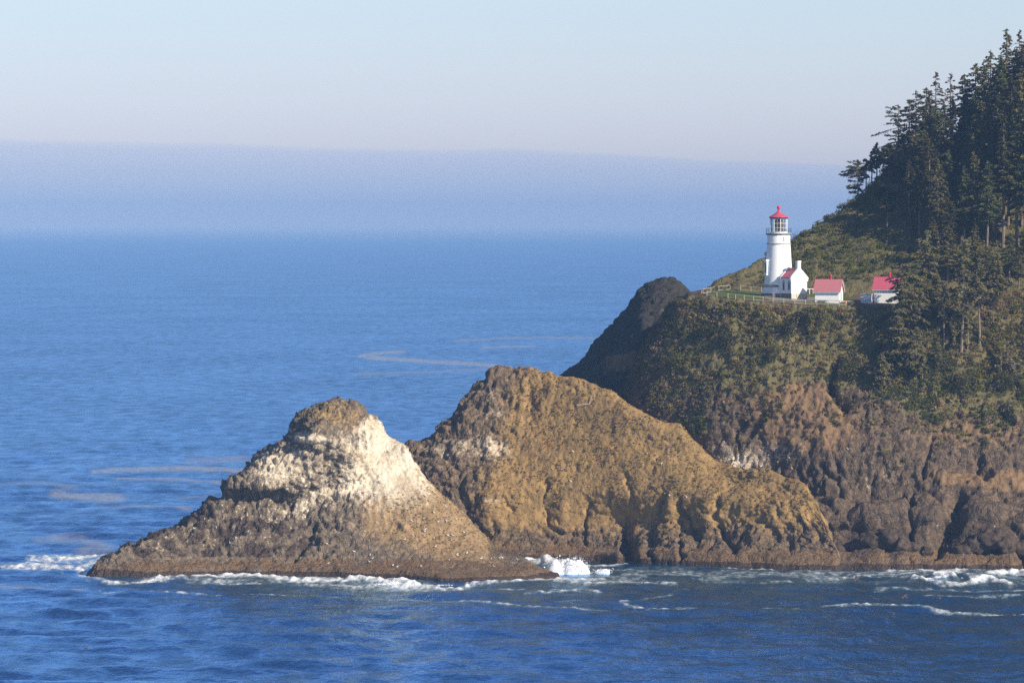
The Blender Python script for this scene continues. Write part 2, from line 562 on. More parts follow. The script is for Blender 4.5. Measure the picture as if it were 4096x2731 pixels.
def line_dist(u, w, pts):
    best = np.full(len(u), 1e9)
    for (x0, y0), (x1, y1) in zip(pts[:-1], pts[1:]):
        dx, dy = x1 - x0, y1 - y0
        t = np.clip(((u - x0) * dx + (w - y0) * dy) / (dx * dx + dy * dy), 0, 1)
        best = np.minimum(best, np.hypot(u - x0 - t * dx, w - y0 - t * dy))
    return best

def grid_faces(n, k):
    a = (np.arange(n - 1)[:, None] * k + np.arange(k - 1)[None, :]).ravel()
    return np.stack([a, a + k, a + k + 1, a + 1], 1)

def blocks(v, scale, stretch=(1, 1, 1)):
    """fractured rock: every block stands a little out or back, with steps between them; -0.5..0.5"""
    q = v / scale * np.array(stretch) + 0.18 * np.stack([fbm(v / scale * 1.3, 3), fbm(v / scale * 1.3 + 31, 3), fbm(v / scale * 1.3 + 77, 3)], 1)
    f1, f2, cid = worley(q)
    return (cid - 0.5) * sstep(0.0, 0.12, f2 - f1) - 0.25 * sstep(0.10, 0.0, f2 - f1)

def boulders(v, scale, stretch=(1, 1, 1)):
    """rounded blocks with dark joints between them: 0 in the joints, 1 on the block tops"""
    q = v / scale * np.array(stretch) + 0.25 * np.stack([fbm(v / scale * 0.8, 2), fbm(v / scale * 0.8 + 31, 2), fbm(v / scale * 0.8 + 77, 2)], 1)
    f1, f2, cid = worley(q)
    return np.clip((f2 - f1) * 1.7, 0, 1) ** 0.6, cid

# ------------------------------------------------------------------ rock material
def rock_mat(name, dark=(0.100, 0.078, 0.058), light=(0.25, 0.19, 0.13), soil=(0.34, 0.225, 0.115), soil2=(0.22, 0.145, 0.072),
             veg=(0.085, 0.075, 0.030), tidal=(0.205, 0.128, 0.062)):
    m = NT(name)
    c = m.coord()
    n_big = m.noise(c, 0.16, 5, 0.6)
    n_mid = m.noise(c, 0.9, 6, 0.65)
    n_fine = m.noise(c, 3.2, 4, 0.7)
    cs = m.coord((1.0, 1.0, 0.35))
    n_str = m.noise(cs, 0.7, 5, 0.65, 0.6)
    guano, soilm, vegm = m.split(m.attr('paint'))
    tid, och, wet_dark = m.split(m.attr('paint2'))
    col = m.mix(m.ramp(n_mid, 0.34, 0.68), dark, light)
    col = m.mix(m.math('MULTIPLY', m.ramp(n_str, 0.50, 0.72), 0.55), col, (0.13, 0.088, 0.045))
    s_f = m.ramp(m.math('ADD', soilm, m.math('MULTIPLY', m.math('SUBTRACT', n_mid, 0.5), 1.1)), 0.30, 0.62)
    scol = m.mix(m.ramp(n_str, 0.36, 0.64), soil2, soil)
    scol = m.mix(m.math('MULTIPLY', m.ramp(n_fine, 0.54, 0.72), 0.5), scol, (0.10, 0.085, 0.035))
    col = m.mix(s_f, col, scol)
    o_f = m.ramp(m.math('ADD', och, m.math('MULTIPLY', m.math('SUBTRACT', n_fine, 0.5), 1.3)), 0.40, 0.65)
    col = m.mix(o_f, col, (0.29, 0.195, 0.045))
    v_f = m.ramp(m.math('ADD', vegm, m.math('MULTIPLY', m.math('SUBTRACT', n_mid, 0.5), 1.0)), 0.38, 0.60)
    vcol = m.mix(m.ramp(n_fine, 0.40, 0.62), veg, (0.14, 0.10, 0.05))
    col = m.mix(v_f, col, vcol)
    t_f = m.ramp(m.math('ADD', tid, m.math('MULTIPLY', m.math('SUBTRACT', n_mid, 0.5), 0.7)), 0.36, 0.62)
    col = m.mix(t_f, col, m.mix(m.ramp(n_fine, 0.38, 0.66), (0.115, 0.072, 0.040), tidal))
    g_n = m.math('MULTIPLY', m.math('SUBTRACT', m.math('ADD', m.math('MULTIPLY', n_mid, 0.55), m.math('MULTIPLY', n_fine, 0.45)), 0.5), 2.2)
    g_f = m.ramp(m.math('ADD', guano, g_n), 0.30, 1.05)
    col = m.mix(g_f, col, m.mix(m.ramp(n_big, 0.35, 0.65), (0.48, 0.385, 0.27), (0.66, 0.575, 0.44)))
    w_f = m.ramp(m.math('ADD', wet_dark, m.math('MULTIPLY', m.math('SUBTRACT', n_mid, 0.5), 0.6)), 0.35, 0.65)
    col = m.mix(w_f, col, (0.055, 0.036, 0.026))
    h = m.math('ADD', m.math('MULTIPLY', n_mid, 0.7), m.math('MULTIPLY', n_fine, 0.35))
    n_grit = m.noise(c, 6.5, 3, 0.75)
    col = m.mix(1.0, col, m.mix(m.math('ADD', m.math('MULTIPLY', n_grit, 0.5), m.math('MULTIPLY', n_fine, 0.5)), (0.25, 0.25, 0.25), (1.7, 1.7, 1.7)), 'MULTIPLY')
    vd = m.new('ShaderNodeMix', data_type='VECTOR')
    vd.inputs[0].default_value = 0.25
    m.put(vd.inputs[4], c)
    nz = m.new('ShaderNodeTexNoise'); m.put(nz.inputs['Vector'], c); nz.inputs['Scale'].default_value = 1.1; nz.inputs['Detail'].default_value = 3
    m.put(vd.inputs[5], nz.outputs['Color'])
    e1 = m.ramp(m.voronoi(vd.outputs[1], 0.75, 'DISTANCE_TO_EDGE'), 0.0, 0.10)
    e2 = m.ramp(m.voronoi(vd.outputs[1], 2.1, 'DISTANCE_TO_EDGE'), 0.0, 0.10)
    bare = m.math('SUBTRACT', 1.0, m.math('MULTIPLY', m.math('MAXIMUM', s_f, g_f), 0.75))
    h = m.math('ADD', h, m.math('MULTIPLY', bare, m.math('ADD', m.math('MULTIPLY', e1, 0.35), m.math('MULTIPLY', e2, 0.2))))
    nrm = m.bump(h, 0.75, 0.5)
    return m.base(col, m.math('SUBTRACT', 0.92, m.math('MULTIPLY', w_f, 0.5)), 0.25, nrm)

def pack(*cols):
    return np.clip(np.stack(cols, 1), 0, 1)

# ------------------------------------------------------------------ front sea stack
def build_front_stack():
    foot = gz([(300, 957, -4), (344, 957, -4), (600, 957, -4), (900, 960, -4), (1300, 957, -4), (1600, 950, -4), (1760, 941, -4), (1900, 940, -4), (2100, 947, -4), (2240, 956, -4), (2290, 960, -4)])
    water = gz([(300, 960, -4), (344, 960, -0.5), (600, 959, 0.1), (900, 962, 0.2), (1300, 959, 0.2), (1600, 952, 0.2), (1760, 943, 0.2), (1900, 942, 0.2), (2100, 949, 0.2), (2240, 958, -0.3), (2290, 961, -4)])
    shelf = gz([(300, 961, -4), (344, 961, 0.0), (480, 962, 2.2), (600, 962, 2.0), (900, 965, 1.7), (1300, 962, 1.7), (1600, 956, 1.5), (1760, 948, 1.5), (1900, 947, 1.5), (2100, 953, 1.5), (2240, 959, -0.1), (2290, 961.5, -4)])
    ledge = gcurve([(300, 2400, 961.5), (344, 2312, 961.5), (388, 2262, 962.5), (504, 2215, 964), (592, 2225, 966), (810, 2250, 968), (1048, 2241, 968), (1184, 2243, 968), (1320, 2262, 967),
                    (1524, 2272, 963), (1694, 2266, 962), (1900, 2270, 960), (2060, 2262, 960), (2142, 2262, 960), (2231, 2298, 960), (2290, 2400, 962)])
    low = gcurve([(300, 2400, 962), (344, 2311, 962), (388, 2255, 963), (504, 2196, 965), (592, 2170, 967), (742, 2165, 970), (900, 2150, 972), (1200, 2150, 973), (1500, 2160, 972),
                  (1750, 2175, 971), (1900, 2190, 970), (1960, 2225, 968), (2085, 2228, 965), (2142, 2257, 962), (2231, 2297, 960.5), (2290, 2400, 962)])
    mid = gcurve([(300, 2400, 962), (344, 2310, 962.3), (388, 2250, 964), (504, 2188, 967), (592, 2155, 970), (742, 2090, 975), (885, 1990, 977), (960, 1985, 978), (1150, 1985, 979), (1300, 1990, 979),
                  (1500, 1990, 978), (1700, 2020, 977), (1800, 2050, 977), (1865, 2090, 977), (1951, 2168, 976), (1960, 2199, 972), (2085, 2226, 966), (2142, 2256, 962.5), (2231, 2296.5, 961), (2290, 2400, 962)])
    over = gcurve([(300, 2400, 962), (344, 2310, 962.5), (388, 2249, 965), (504, 2187.5, 968), (592, 2154, 972), (742, 2087, 978), (878, 1978, 978), (900, 1945, 976), (960, 1940, 975), (1100, 1950, 976.5), (1200, 1955, 979), (1300, 1940, 981),
                   (1500, 1930, 981), (1700, 1985, 979), (1800, 2030, 979), (1865, 2080, 979), (1951, 2164, 979), (1960, 2198, 973), (2085, 2225, 967), (2142, 2255.7, 963), (2231, 2296.2, 961.5), (2290, 2400, 962)])
    shoulder = gcurve([(300, 2400, 962.5), (344, 2310, 963), (388, 2248.5, 966), (504, 2187.2, 970), (592, 2153.5, 975), (742, 2086, 981), (878, 1977, 984), (953, 1932, 983), (980, 1900, 983), (1021, 1840, 984), (1069, 1806, 984), (1143, 1772, 983),
                       (1200, 1760, 980), (1260, 1745, 978), (1330, 1765, 979), (1400, 1800, 981), (1480, 1790, 984), (1545, 1760, 987), (1592, 1772, 987), (1633, 1812, 986), (1660, 1860, 985), (1715, 1930, 984), (1796, 2008, 983), (1865, 2070, 982), (1951, 2161, 981), (1960, 2197.5, 974), (2085, 2224, 968), (2142, 2255.4, 963.5), (2231, 2296.1, 962), (2290, 2400, 962.5)])
    rim = gcurve([(300, 2400, 963), (344, 2310, 964), (388, 2248.2, 967), (504, 2187.1, 972), (592, 2153.2, 978), (742, 2085.5, 984), (878, 1976.5, 988), (953, 1930, 988), (980, 1897, 989), (1021, 1836, 989), (1069, 1802, 989), (1143, 1767, 989),
                  (1180, 1735, 985), (1230, 1690, 983), (1300, 1668, 983.5), (1380, 1665, 984), (1450, 1680, 985), (1500, 1700, 987), (1545, 1748, 990), (1592, 1768, 989), (1633, 1808, 988), (1660, 1857, 987), (1715, 1926, 986), (1796, 2005, 985), (1865, 2067, 984), (1951, 2160, 983), (1960, 2197.2, 975), (2085, 2223.5, 969), (2142, 2255.2, 964), (2231, 2296.05, 962.5), (2290, 2400, 963)])
    crest = gcurve([(300, 2400, 964), (344, 2310, 965), (388, 2248, 969), (504, 2187, 975), (592, 2153, 982), (681, 2119, 985), (742, 2085, 988), (790, 2037, 990), (878, 1976, 992), (885, 1949, 992), (953, 1929, 992), (980, 1895, 993), (1021, 1833, 993), (1069, 1799, 993),
                    (1143, 1765, 993), (1160, 1752, 992), (1167, 1711, 991), (1191, 1663, 991), (1239, 1622, 991), (1286, 1602, 991), (1348, 1590, 991), (1422, 1602, 991), (1470, 1636, 992), (1480, 1656, 992), (1524, 1690, 993), (1538, 1718, 993), (1545, 1741, 993), (1592, 1765, 992), (1633, 1806, 991),
                    (1660, 1854, 990), (1715, 1922, 989), (1728, 1956, 989), (1796, 2003, 988), (1865, 2065, 987), (1951, 2159, 986), (1960, 2197, 977), (2085, 2223, 970), (2142, 2255, 965), (2231, 2296, 963), (2290, 2400, 963.5)])
    back = gz([(300, 966, -4), (344, 968, -2), (504, 985, 2), (742, 1001, 6), (980, 1008, 16), (1160, 1010, 20), (1348, 1010, 22), (1545, 1009, 18), (1728, 1003, 10), (1951, 995, 4), (2142, 970, 1), (2290, 964.5, -4)])
    backfoot = gz([(300, 967, -4), (344, 972, -4), (504, 990, -4), (742, 1010, -4), (980, 1022, -4), (1348, 1026, -4), (1545, 1024, -4), (1728, 1014, -4), (1951, 1003, -4), (2142, 974, -4), (2290, 965, -4)])
    G = [foot, water, shelf, ledge, low, mid, over, shoulder, rim, crest, back, backfoot]
    xs = np.arange(P(300, 2300, 962)[0] + 0.02, P(2288, 2300, 962)[0], 0.21)
    g = loft(G, [6, 8, 14, 22, 34, 12, 44, 20, 24, 14, 10], xs)
    g = smooth_grid(g, 2)
    n = grid_normals(g)
    v = g.reshape(-1, 3); nn = n.reshape(-1, 3)
    if nn[:, 2].mean() < 0: nn = -nn
    u, w = photo_xy(v)
    z0 = v[:, 2].copy()
    smooth = np.clip(sstep(1380, 1560, u + 0.25 * (w - 1900)) , 0, 1)         # the right side is soil and guano, the left bare blocks
    smooth = np.maximum(smooth * 0.8, 0.75 * blob(u, w, 1500, 1740, 110, 60))
    tidal = sstep(3.4, 2.3, z0 + 0.5 * fbm(v / 3, 2))
    rough = (1 - smooth) * (1 - 0.8 * tidal)
    b1, _ = boulders(v, 5.5, (1, 1, 1.5))
    b2, cid = boulders(v + 50, 1.7, (1, 1, 1.25))
    patch = sstep(-0.25, 0.35, fbm(v / 6.0 + 40, 3))
    d = 0.8 * fbm(v / 9.0, 3) + 0.6 * ridged(v / 4.0, 4) * (0.3 + 0.7 * rough)
    d += rough * (0.9 * (b1 - 0.7) + 0.8 * (b2 - 0.7) * (0.2 + cid) * (0.25 + 0.75 * patch)) + (0.22 + 0.38 * (1 - smooth)) * fbm(v / 1.1, 4, 0.6)
    d += smooth * 0.35 * (boulders(v + 9, 1.1)[0] - 0.8) * sstep(0.0, 0.3, fbm(v / 5 + 3, 2) + 0.1)
    d += rough * (1.1 * blocks(v + 3, 3.2, (1, 1, 1.6)) + 0.55 * blocks(v + 8, 1.3, (1, 1, 1.3))) + 0.15 * (1 - rough) * blocks(v + 8, 1.6)
    ld = line_dist(u, w, [(862, 1972), (960, 1972), (1080, 1974), (1150, 1990)])
    d -= 2.0 * np.exp(-(ld / 15) ** 2)
    d += 0.9 * np.exp(-(line_dist(u, w, [(900, 1925), (1100, 1930), (1200, 1935)]) / 26) ** 2)
    ld = line_dist(u, w, [(1262, 2090), (1240, 2140), (1205, 2190), (1172, 2238)])
    d -= 1.3 * np.exp(-(ld / 11) ** 2)
    ld = line_dist(u, w, [(1175, 1758), (1240, 1800), (1330, 1850), (1360, 1900)])
    d -= 0.7 * np.exp(-(ld / 12) ** 2)
    d += 1.0 * blob(u, w, 1240, 1755, 60, 14, 8)
    d += 0.9 * blob(u, w, 1612, 2105, 34, 11, 40)
    d += 0.14 * fbm(v / 0.5, 3, 0.7) + 0.30 * (ridged(v / 1.3, 3) - 0.3) * (0.15 + 0.85 * rough) - 0.4 * rough * sstep(0.62, 0.85, ridged(v / 4.5 + 40, 2))
    d *= np.clip((z0 + 4) / 4.2, 0, 1)
    v = v + nn * d[:, None] * 0.9
    u, w = photo_xy(v)
    guano = 1.05 * blob(u, w, 1550, 1840, 210, 125, 32) + 0.75 * blob(u, w, 1430, 1930, 230, 100, 5) + 0.75 * blob(u, w, 1500, 1710, 70, 50, 30) + 1.35 * blob(u, w, 1255, 1752, 85, 22, 8)
    guano += 0.62 * blob(u, w, 1180, 1830, 150, 60) + 0.5 * blob(u, w, 1190, 2030, 80, 25, -10) + 0.30 * blob(u, w, 1000, 2090, 260, 60, -18) + 0.26 * blob(u, w, 1450, 2110, 200, 80)
    guano += 0.32 * blob(u, w, 640, 2190, 80, 14, 10) + 0.28 * blob(u, w, 1100, 1880, 90, 50)
    guano -= 0.5 * blob(u, w, 1330, 1660, 150, 60)
    run = fbm(v / np.array([0.9, 0.9, 4.0]) + 12, 3)
    left = sstep(1420, 1200, u + 0.2 * (w - 1900))
    guano = guano * (1 + 0.9 * run) + 0.85 * left * sstep(0.20, 0.46, fbm(v / 0.7 + 21, 2)) * sstep(2240, 2150, w) + 0.35 * blob(u, w, 1120, 1900, 190, 90)
    guano *= np.clip(0.75 + 0.5 * nn[:, 2], 0, 1.1)
    soil = 0.9 * blob(u, w, 1760, 2060, 240, 130, 42) + 0.5 * blob(u, w, 1560, 2060, 160, 100) + 0.85 * blob(u, w, 1360, 1650, 130, 75) + 0.30
    soil *= (0.45 + 0.55 * smooth)
    och = 0.45 * blob(u, w, 1300, 1655, 170, 75) + 0.5 * blob(u, w, 1690, 1930, 30, 60, -30) + 0.30 * blob(u, w, 1130, 1920, 140, 40)
    zz = v[:, 2] + 0.35 * fbm(v / 2.2, 3)
    tid = sstep(3.1, 2.3, zz) * sstep(0.3, 0.9, zz) * (0.4 + 0.65 * sstep(-0.35, 0.25, fbm(v / 4.5 + 70, 3)))
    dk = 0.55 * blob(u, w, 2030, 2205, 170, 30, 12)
    dark_basalt = 0.95 * sstep(1500, 1150, u + 0.1 * (w - 1900)) * sstep(1960, 2040, w) * sstep(2.4, 3.4, zz) * (0.5 + fbm(v / 3.0 + 33, 3))  # darker basalt low on the left flank
    wet_dark = sstep(1.35, 0.55, zz) + 0.75 * sstep(2.0, 0.8, zz) * blob(u, w, 430, 2270, 120, 60, -30) + dk + dark_basalt
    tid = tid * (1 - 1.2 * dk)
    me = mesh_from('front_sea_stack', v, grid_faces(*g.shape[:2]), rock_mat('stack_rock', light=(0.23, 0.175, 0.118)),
                   attrs={'paint': pack(guano, soil, tid * 0), 'paint2': pack(tid, och, wet_dark)})
    return me

front_stack = link('sea_stack', build_front_stack())
tag(front_stack, 'nearer sea stack with a round cap and white guano covered shoulder', 'sea stack', 'rocky sea stacks off the headland')

# ------------------------------------------------------------------ second sea stack
def build_second_stack():
    L = [(1250, 1028, -4), (1450, 1025, -4)]
    foot = gz([(1250, 1028, -4), (1450, 1020, -4), (1650, 1012, -4), (2000, 1006, -4), (2300, 1003, -4), (2400, 1000, -4), (2480, 995, -4), (2510, 1003, -4), (2560, 996, -4), (2700, 990, -4), (2900, 984, -4), (3200, 978, -4), (3350, 976, -4), (3400, 981, -4)])
    water = gz([(1250, 1028.5, -4), (1450, 1022, -1), (1650, 1013, 0.1), (2000, 1008, 0.1), (2300, 1005, 0.1), (2400, 1002, 0.1), (2480, 997, 0.1), (2510, 1005, 0.1), (2560, 998, 0.1), (2700, 992, 0.1), (2900, 986, 0.1), (3200, 980, 0.1), (3350, 978, 0.0), (3400, 982, -4)])
    shelf = gz([(1250, 1029, -4), (1450, 1023, 0), (1650, 1015, 1.5), (2000, 1010, 1.2), (2300, 1007, 1.2), (2400, 1004, 1.6), (2480, 999, 1.6), (2510, 1008, 1.2), (2560, 1001, 2.4), (2700, 995, 2.5), (2900, 989, 2.6), (3200, 983, 2.6), (3350, 981, 2.3), (3400, 982.5, -4)])
    ledge = gz([(1250, 1029.5, -4), (1450, 1025, 2), (1650, 1018, 2.2), (2000, 1013, 2.1), (2300, 1011, 2.2), (2400, 1009, 2.4), (2480, 1005, 2.5), (2510, 1012, 2.2), (2560, 1004, 3.0), (2700, 998, 3.1), (2900, 992, 3.2), (3200, 986, 3.2), (3340, 984, 2.6), (3400, 983, -4)])
    low = gcurve([('w', P(1250, 0, 1030)[0], 1030, -4), ('w', P(1450, 0, 1027)[0], 1027, 4), (1650, 2090, 1021), (1861, 2090, 1017), (2000, 2080, 1016), (2200, 2080, 1015), (2400, 2090, 1013), (2510, 2090, 1012), (2600, 2090, 1007), (2800, 2100, 1000), (3000, 2110, 994), (3200, 2120, 988.5), (3317, 2150, 985.5), (3335, 2170, 985), ('w', P(3400, 0, 983.5)[0], 983.5, -4)])
    mid = gcurve([('w', P(1250, 0, 1030.0)[0], 1031, -4), ('w', P(1450, 0, 1028.6)[0], 1032, 6), (1650, 1985, 1022.6), (1861, 1975, 1019.6), (2000, 1960, 1018.3), (2200, 1950, 1016.7), (2400, 1960, 1013.5), (2600, 1970, 1007.9), (2800, 1985, 1001.5), (3000, 2000, 995.7), (3121, 2030, 992.5), (3200, 2060, 989.3), (3317, 2135, 986.1), (3335, 2165, 985.3), ('w', P(3400, 0, 983.7)[0], 984, -4)])
    upper = gcurve([('w', P(1250, 0, 1032.0)[0], 1034, -4), ('w', P(1450, 0, 1031.2)[0], 1036, 8), (1619, 1860, 1026.8), (1800, 1790, 1025.9), (1950, 1720, 1026.4), (2110, 1700, 1025.8), (2300, 1710, 1021.7), (2500, 1760, 1015.7), (2700, 1820, 1009.9), (2900, 1920, 1003.9), (3047, 1940, 998.6), (3121, 1960, 995.8), (3213, 1995, 991.9), (3288, 2060, 988.2), (3317, 2124, 986.7), (3335, 2162, 986.0), ('w', P(3400, 0, 984.0)[0], 984.5, -4)])
    crest = gcurve([('w', P(1250, 0, 1034.6)[0], 1038, -4), ('w', P(1450, 0, 1033.9)[0], 1040, 12), (1619, 1783, 1032.7), (1721, 1751, 1033.5), (1747, 1713, 1034.0), (1817, 1655, 1034.3), (1874, 1585, 1034.7), (1913, 1521, 1035.2), (1946, 1512, 1035.0), (1951, 1486, 1035.0), (2008, 1471, 1035.4), (2110, 1469, 1035.0), (2200, 1483, 1032.5), (2228, 1505, 1031.7), (2302, 1515, 1029.1), (2359, 1534, 1027.6), (2385, 1553, 1026.2), (2448, 1566, 1023.9), (2483, 1591, 1022.3),
                    (2506, 1617, 1021.0), (2570, 1655, 1019.0), (2633, 1687, 1017.1), (2690, 1700, 1015.7), (2713, 1697, 1015.3), (2742, 1725, 1014.2), (2780, 1764, 1013.2), (2825, 1808, 1011.7), (2857, 1839, 1010.0), (2900, 1855, 1007.8), (2972, 1879, 1004.1), (3047, 1873, 1001.7), (3121, 1896, 999.1), (3213, 1936, 995.2), (3248, 1988, 993.0), (3288, 2034, 990.2), (3317, 2114, 988.0), (3330, 2155, 986.7), ('w', P(3400, 0, 984.3)[0], 985, -4)])
    back = gz([(1250, 1038.1, -4), (1450, 1043.6, 4), (1700, 1049.5, 16), (2100, 1052.4, 22), (2500, 1043.7, 18), (2800, 1027.4, 12), (3100, 1007.4, 8), (3300, 992.1, 3), (3400, 985.2, -4)])
    backfoot = gz([(1250, 1040.2, -4), (1450, 1049.4, -4), (1700, 1058.1, -4), (2100, 1063.9, -4), (2500, 1053.8, -4), (2800, 1034.6, -4), (3100, 1013.9, -4), (3300, 994.9, -4), (3400, 985.9, -4)])
    G = [foot, water, shelf, ledge, low, mid, upper, crest, back, backfoot]
    xs = np.arange(P(1255, 0, 1030)[0], P(3396, 0, 984)[0], 0.22)
    g = loft(G, [5, 8, 14, 26, 30, 56, 46, 14, 8], xs)
    g = smooth_grid(g, 2)
    n = grid_normals(g)
    v = g.reshape(-1, 3); nn = n.reshape(-1, 3)
    if nn[:, 2].mean() < 0: nn = -nn
    u, w = photo_xy(v)
    z0 = v[:, 2].copy()
    blocky = np.clip(sstep(2230, 1880, u + 0.35 * (w - 1750) + 90 * fbm(v / 5 + 8, 3)) + sstep(2060, 2160, w) * 0.9 + 0.6 * sstep(2500, 2560, u) * sstep(1960, 2060, w), 0, 1)
    tidal = sstep(3.6, 2.4, z0 + 0.5 * fbm(v / 3, 2))
    rough = blocky * (1 - 0.85 * tidal)
    b1, _ = boulders(v, 6.5, (1, 1, 0.8))
    b2, cid = boulders(v + 50, 2.1, (1, 1, 1.1))
    patch = sstep(-0.25, 0.35, fbm(v / 7.0 + 40, 3)) * sstep(2110, 2000, w)
    d = 0.9 * fbm(v / 11.0, 3) + (0.22 + 0.35 * rough) * ridged(v / 4.5 * np.array([1, 1, 0.6]), 4)
    d += rough * (1.2 * (b1 - 0.7) + 0.9 * (b2 - 0.7) * (0.2 + cid) * (0.2 + 0.8 * patch)) + (0.22 + 0.28 * rough) * fbm(v / 1.1, 4, 0.6)
    d += (1 - rough) * 0.5 * (boulders(v + 23, 2.4, (1, 1, 1.2))[0] - 0.8) * sstep(0.0, 0.35, fbm(v / 6 + 5, 2) + 0.05)
    d += (0.10 + 0.75 * rough) * (0.7 * blocks(v + 3, 3.6, (1, 1, 0.8)) + 0.5 * blocks(v + 8, 1.4, (1, 1, 1.2)))
    warp = fbm(v / 3.0 + 90, 3)
    uw, ww = u + 26 * fbm(v / 2.6 + 51, 3), w + 20 * fbm(v / 2.6 + 71, 3)
    for pts, wd, dp in [([(2493, 2170), (2505, 2200), (2530, 2260)], 12, 2.4), ([(2365, 2010), (2350, 2090), (2340, 2175)], 7, 1.4), ([(2185, 1920), (2180, 1990), (2190, 2100), (2250, 2130)], 8, 1.3),
                        ([(2640, 2005), (2635, 2060), (2660, 2085)], 11, 1.8), ([(2715, 1990), (2712, 2040), (2760, 2075), (2790, 2140)], 10, 1.9), ([(2870, 2010), (2880, 2120), (2940, 2200)], 12, 2.2),
                        ([(2620, 2100), (2600, 2150), (2590, 2200)], 9, 1.6), ([(2500, 1900), (2520, 1960), (2545, 2030)], 12, 1.1), ([(3185, 2070), (3215, 2130)], 10, 1.3), ([(2860, 2060), (2866, 2110)], 10, 1.4),
                        ([(2725, 2160), (2720, 2230)], 9, 2.0), ([(2598, 2200), (2600, 2240)], 8, 1.6),
                        ([(1720, 1930), (1830, 1940), (1850, 2010), (1900, 2010), (2020, 1990), (2050, 2040)], 8, 1.0), ([(1870, 2020), (1860, 2060), (1900, 2085), (1950, 2140)], 10, 1.5)]:
        d -= dp * np.exp(-(line_dist(uw, ww, pts) / (wd * (1 + 0.5 * warp))) ** 2) * (0.75 + 0.6 * warp)
    for cx, cy, rx, ry, hh in [(2680, 2050, 26, 60, 1.3), (2840, 2070, 50, 55, 1.5), (2560, 2110, 50, 60, 0.9), (1945, 2040, 70, 50, 1.1), (2250, 2060, 40, 70, 0.8), (3000, 2130, 60, 45, 1.1), (3110, 2090, 50, 40, 0.8), (2690, 2160, 40, 30, 0.8), (1965, 1495, 14, 10, 0.8)]:
        d += hh * blob(u, w, cx, cy, rx, ry)
    d += 0.26 * (ridged(v / 1.3, 3) - 0.3) * (0.45 + 0.55 * rough) + 0.16 * fbm(v / 0.5, 3, 0.7) - (0.10 + 0.35 * rough) * sstep(0.66, 0.85, ridged(v / 5.0 + 40, 2))
    d *= np.clip((z0 + 4) / 4.2, 0, 1)
    v = v + nn * d[:, None] * 0.9
    u, w = photo_xy(v)
    guano = (1 + 0.9 * fbm(v / np.array([0.9, 0.9, 4.0]) + 12, 3)) * 0.85 * blob(u, w, 1970, 1790, 80, 50, 20) + 0.45 * blob(u, w, 1780, 1800, 120, 70, -10) + 0.55 * blob(u, w, 1770, 1985, 60, 30, 20) + 0.75 * blob(u, w, 1960, 2000, 70, 14, 4) + 0.55 * blob(u, w, 2000, 1650, 70, 18, -8) + 0.5 * blob(u, w, 1960, 1580, 40, 60)
    guano += 0.12 * blob(u, w, 1900, 1850, 200, 200)
    guano *= np.clip(0.6 + 0.7 * nn[:, 2], 0, 1.1)
    soil = 0.85 * (1 - sstep(2200, 1900, u + 0.35 * (w - 1750))) * sstep(2190, 1960, w) + 0.24
    soil += 0.3 * blob(u, w, 2000, 2210, 400, 12) * 0
    soil = np.clip(soil, 0, 0.92)
    och = 0.25 * blob(u, w, 2140, 1560, 180, 60) + 0.5 * blob(u, w, 2850, 2010, 25, 60) + 0.35 * blob(u, w, 2110, 1990, 40, 90) + 0.3 * blob(u, w, 2620, 1860, 60, 40)
    zz = v[:, 2] + 0.35 * fbm(v / 2.2, 3)
    tid = sstep(3.5, 2.8, zz) * sstep(0.4, 1.2, zz) * (0.3 + 0.75 * sstep(-0.35, 0.25, fbm(v / 4.5 + 70, 3))) * (1 - 0.8 * blob(u, w, 2440, 2215, 80, 40)) * sstep(-0.2, 0.5, nn[:, 2])
    wet_dark = sstep(1.4, 0.5, zz) + 0.5 * blob(u, w, 2440, 2220, 70, 35)
    return mesh_from('second_sea_stack', v, grid_faces(*g.shape[:2]), rock_mat('brown_rock', dark=(0.082, 0.058, 0.038), light=(0.215, 0.150, 0.090), soil=(0.33, 0.205, 0.078), soil2=(0.21, 0.135, 0.055)),
                     attrs={'paint': pack(guano, soil, tid * 0), 'paint2': pack(tid, och, wet_dark)})
second_stack = link('sea_stack', build_second_stack())
tag(second_stack, 'larger brown sea stack sloping down towards the headland', 'sea stack', 'rocky sea stacks off the headland')
# ------------------------------------------------------------------ the headland
TERR_Z = 49.9
def hill_crest_pts():
    return [(2380, 1850, 1068), (2500, 1720, 1066), (2640, 1370, 1058), (2740, 1230, 1057), (2790, 1192, 1060), (2819, 1160, 1063), (2891, 1112, 1065), (2955, 1100, 1067), (2993, 1078, 1070), (3010, 1055, 1072), (3057, 1037, 1074), (3110, 1010, 1078),
            (3164, 984, 1080), (3219, 934, 1083), (3295, 898, 1086), (3364, 848, 1089), (3406, 820, 1091), (3440, 796, 1093), (3508, 738, 1096), (3545, 700, 1097), (3590, 615, 1098), (3680, 595, 1099), (3780, 570, 1101), (3900, 540, 1103), (4096, 500, 1106), (4300, 470, 1110), (4700, 440, 1112)]

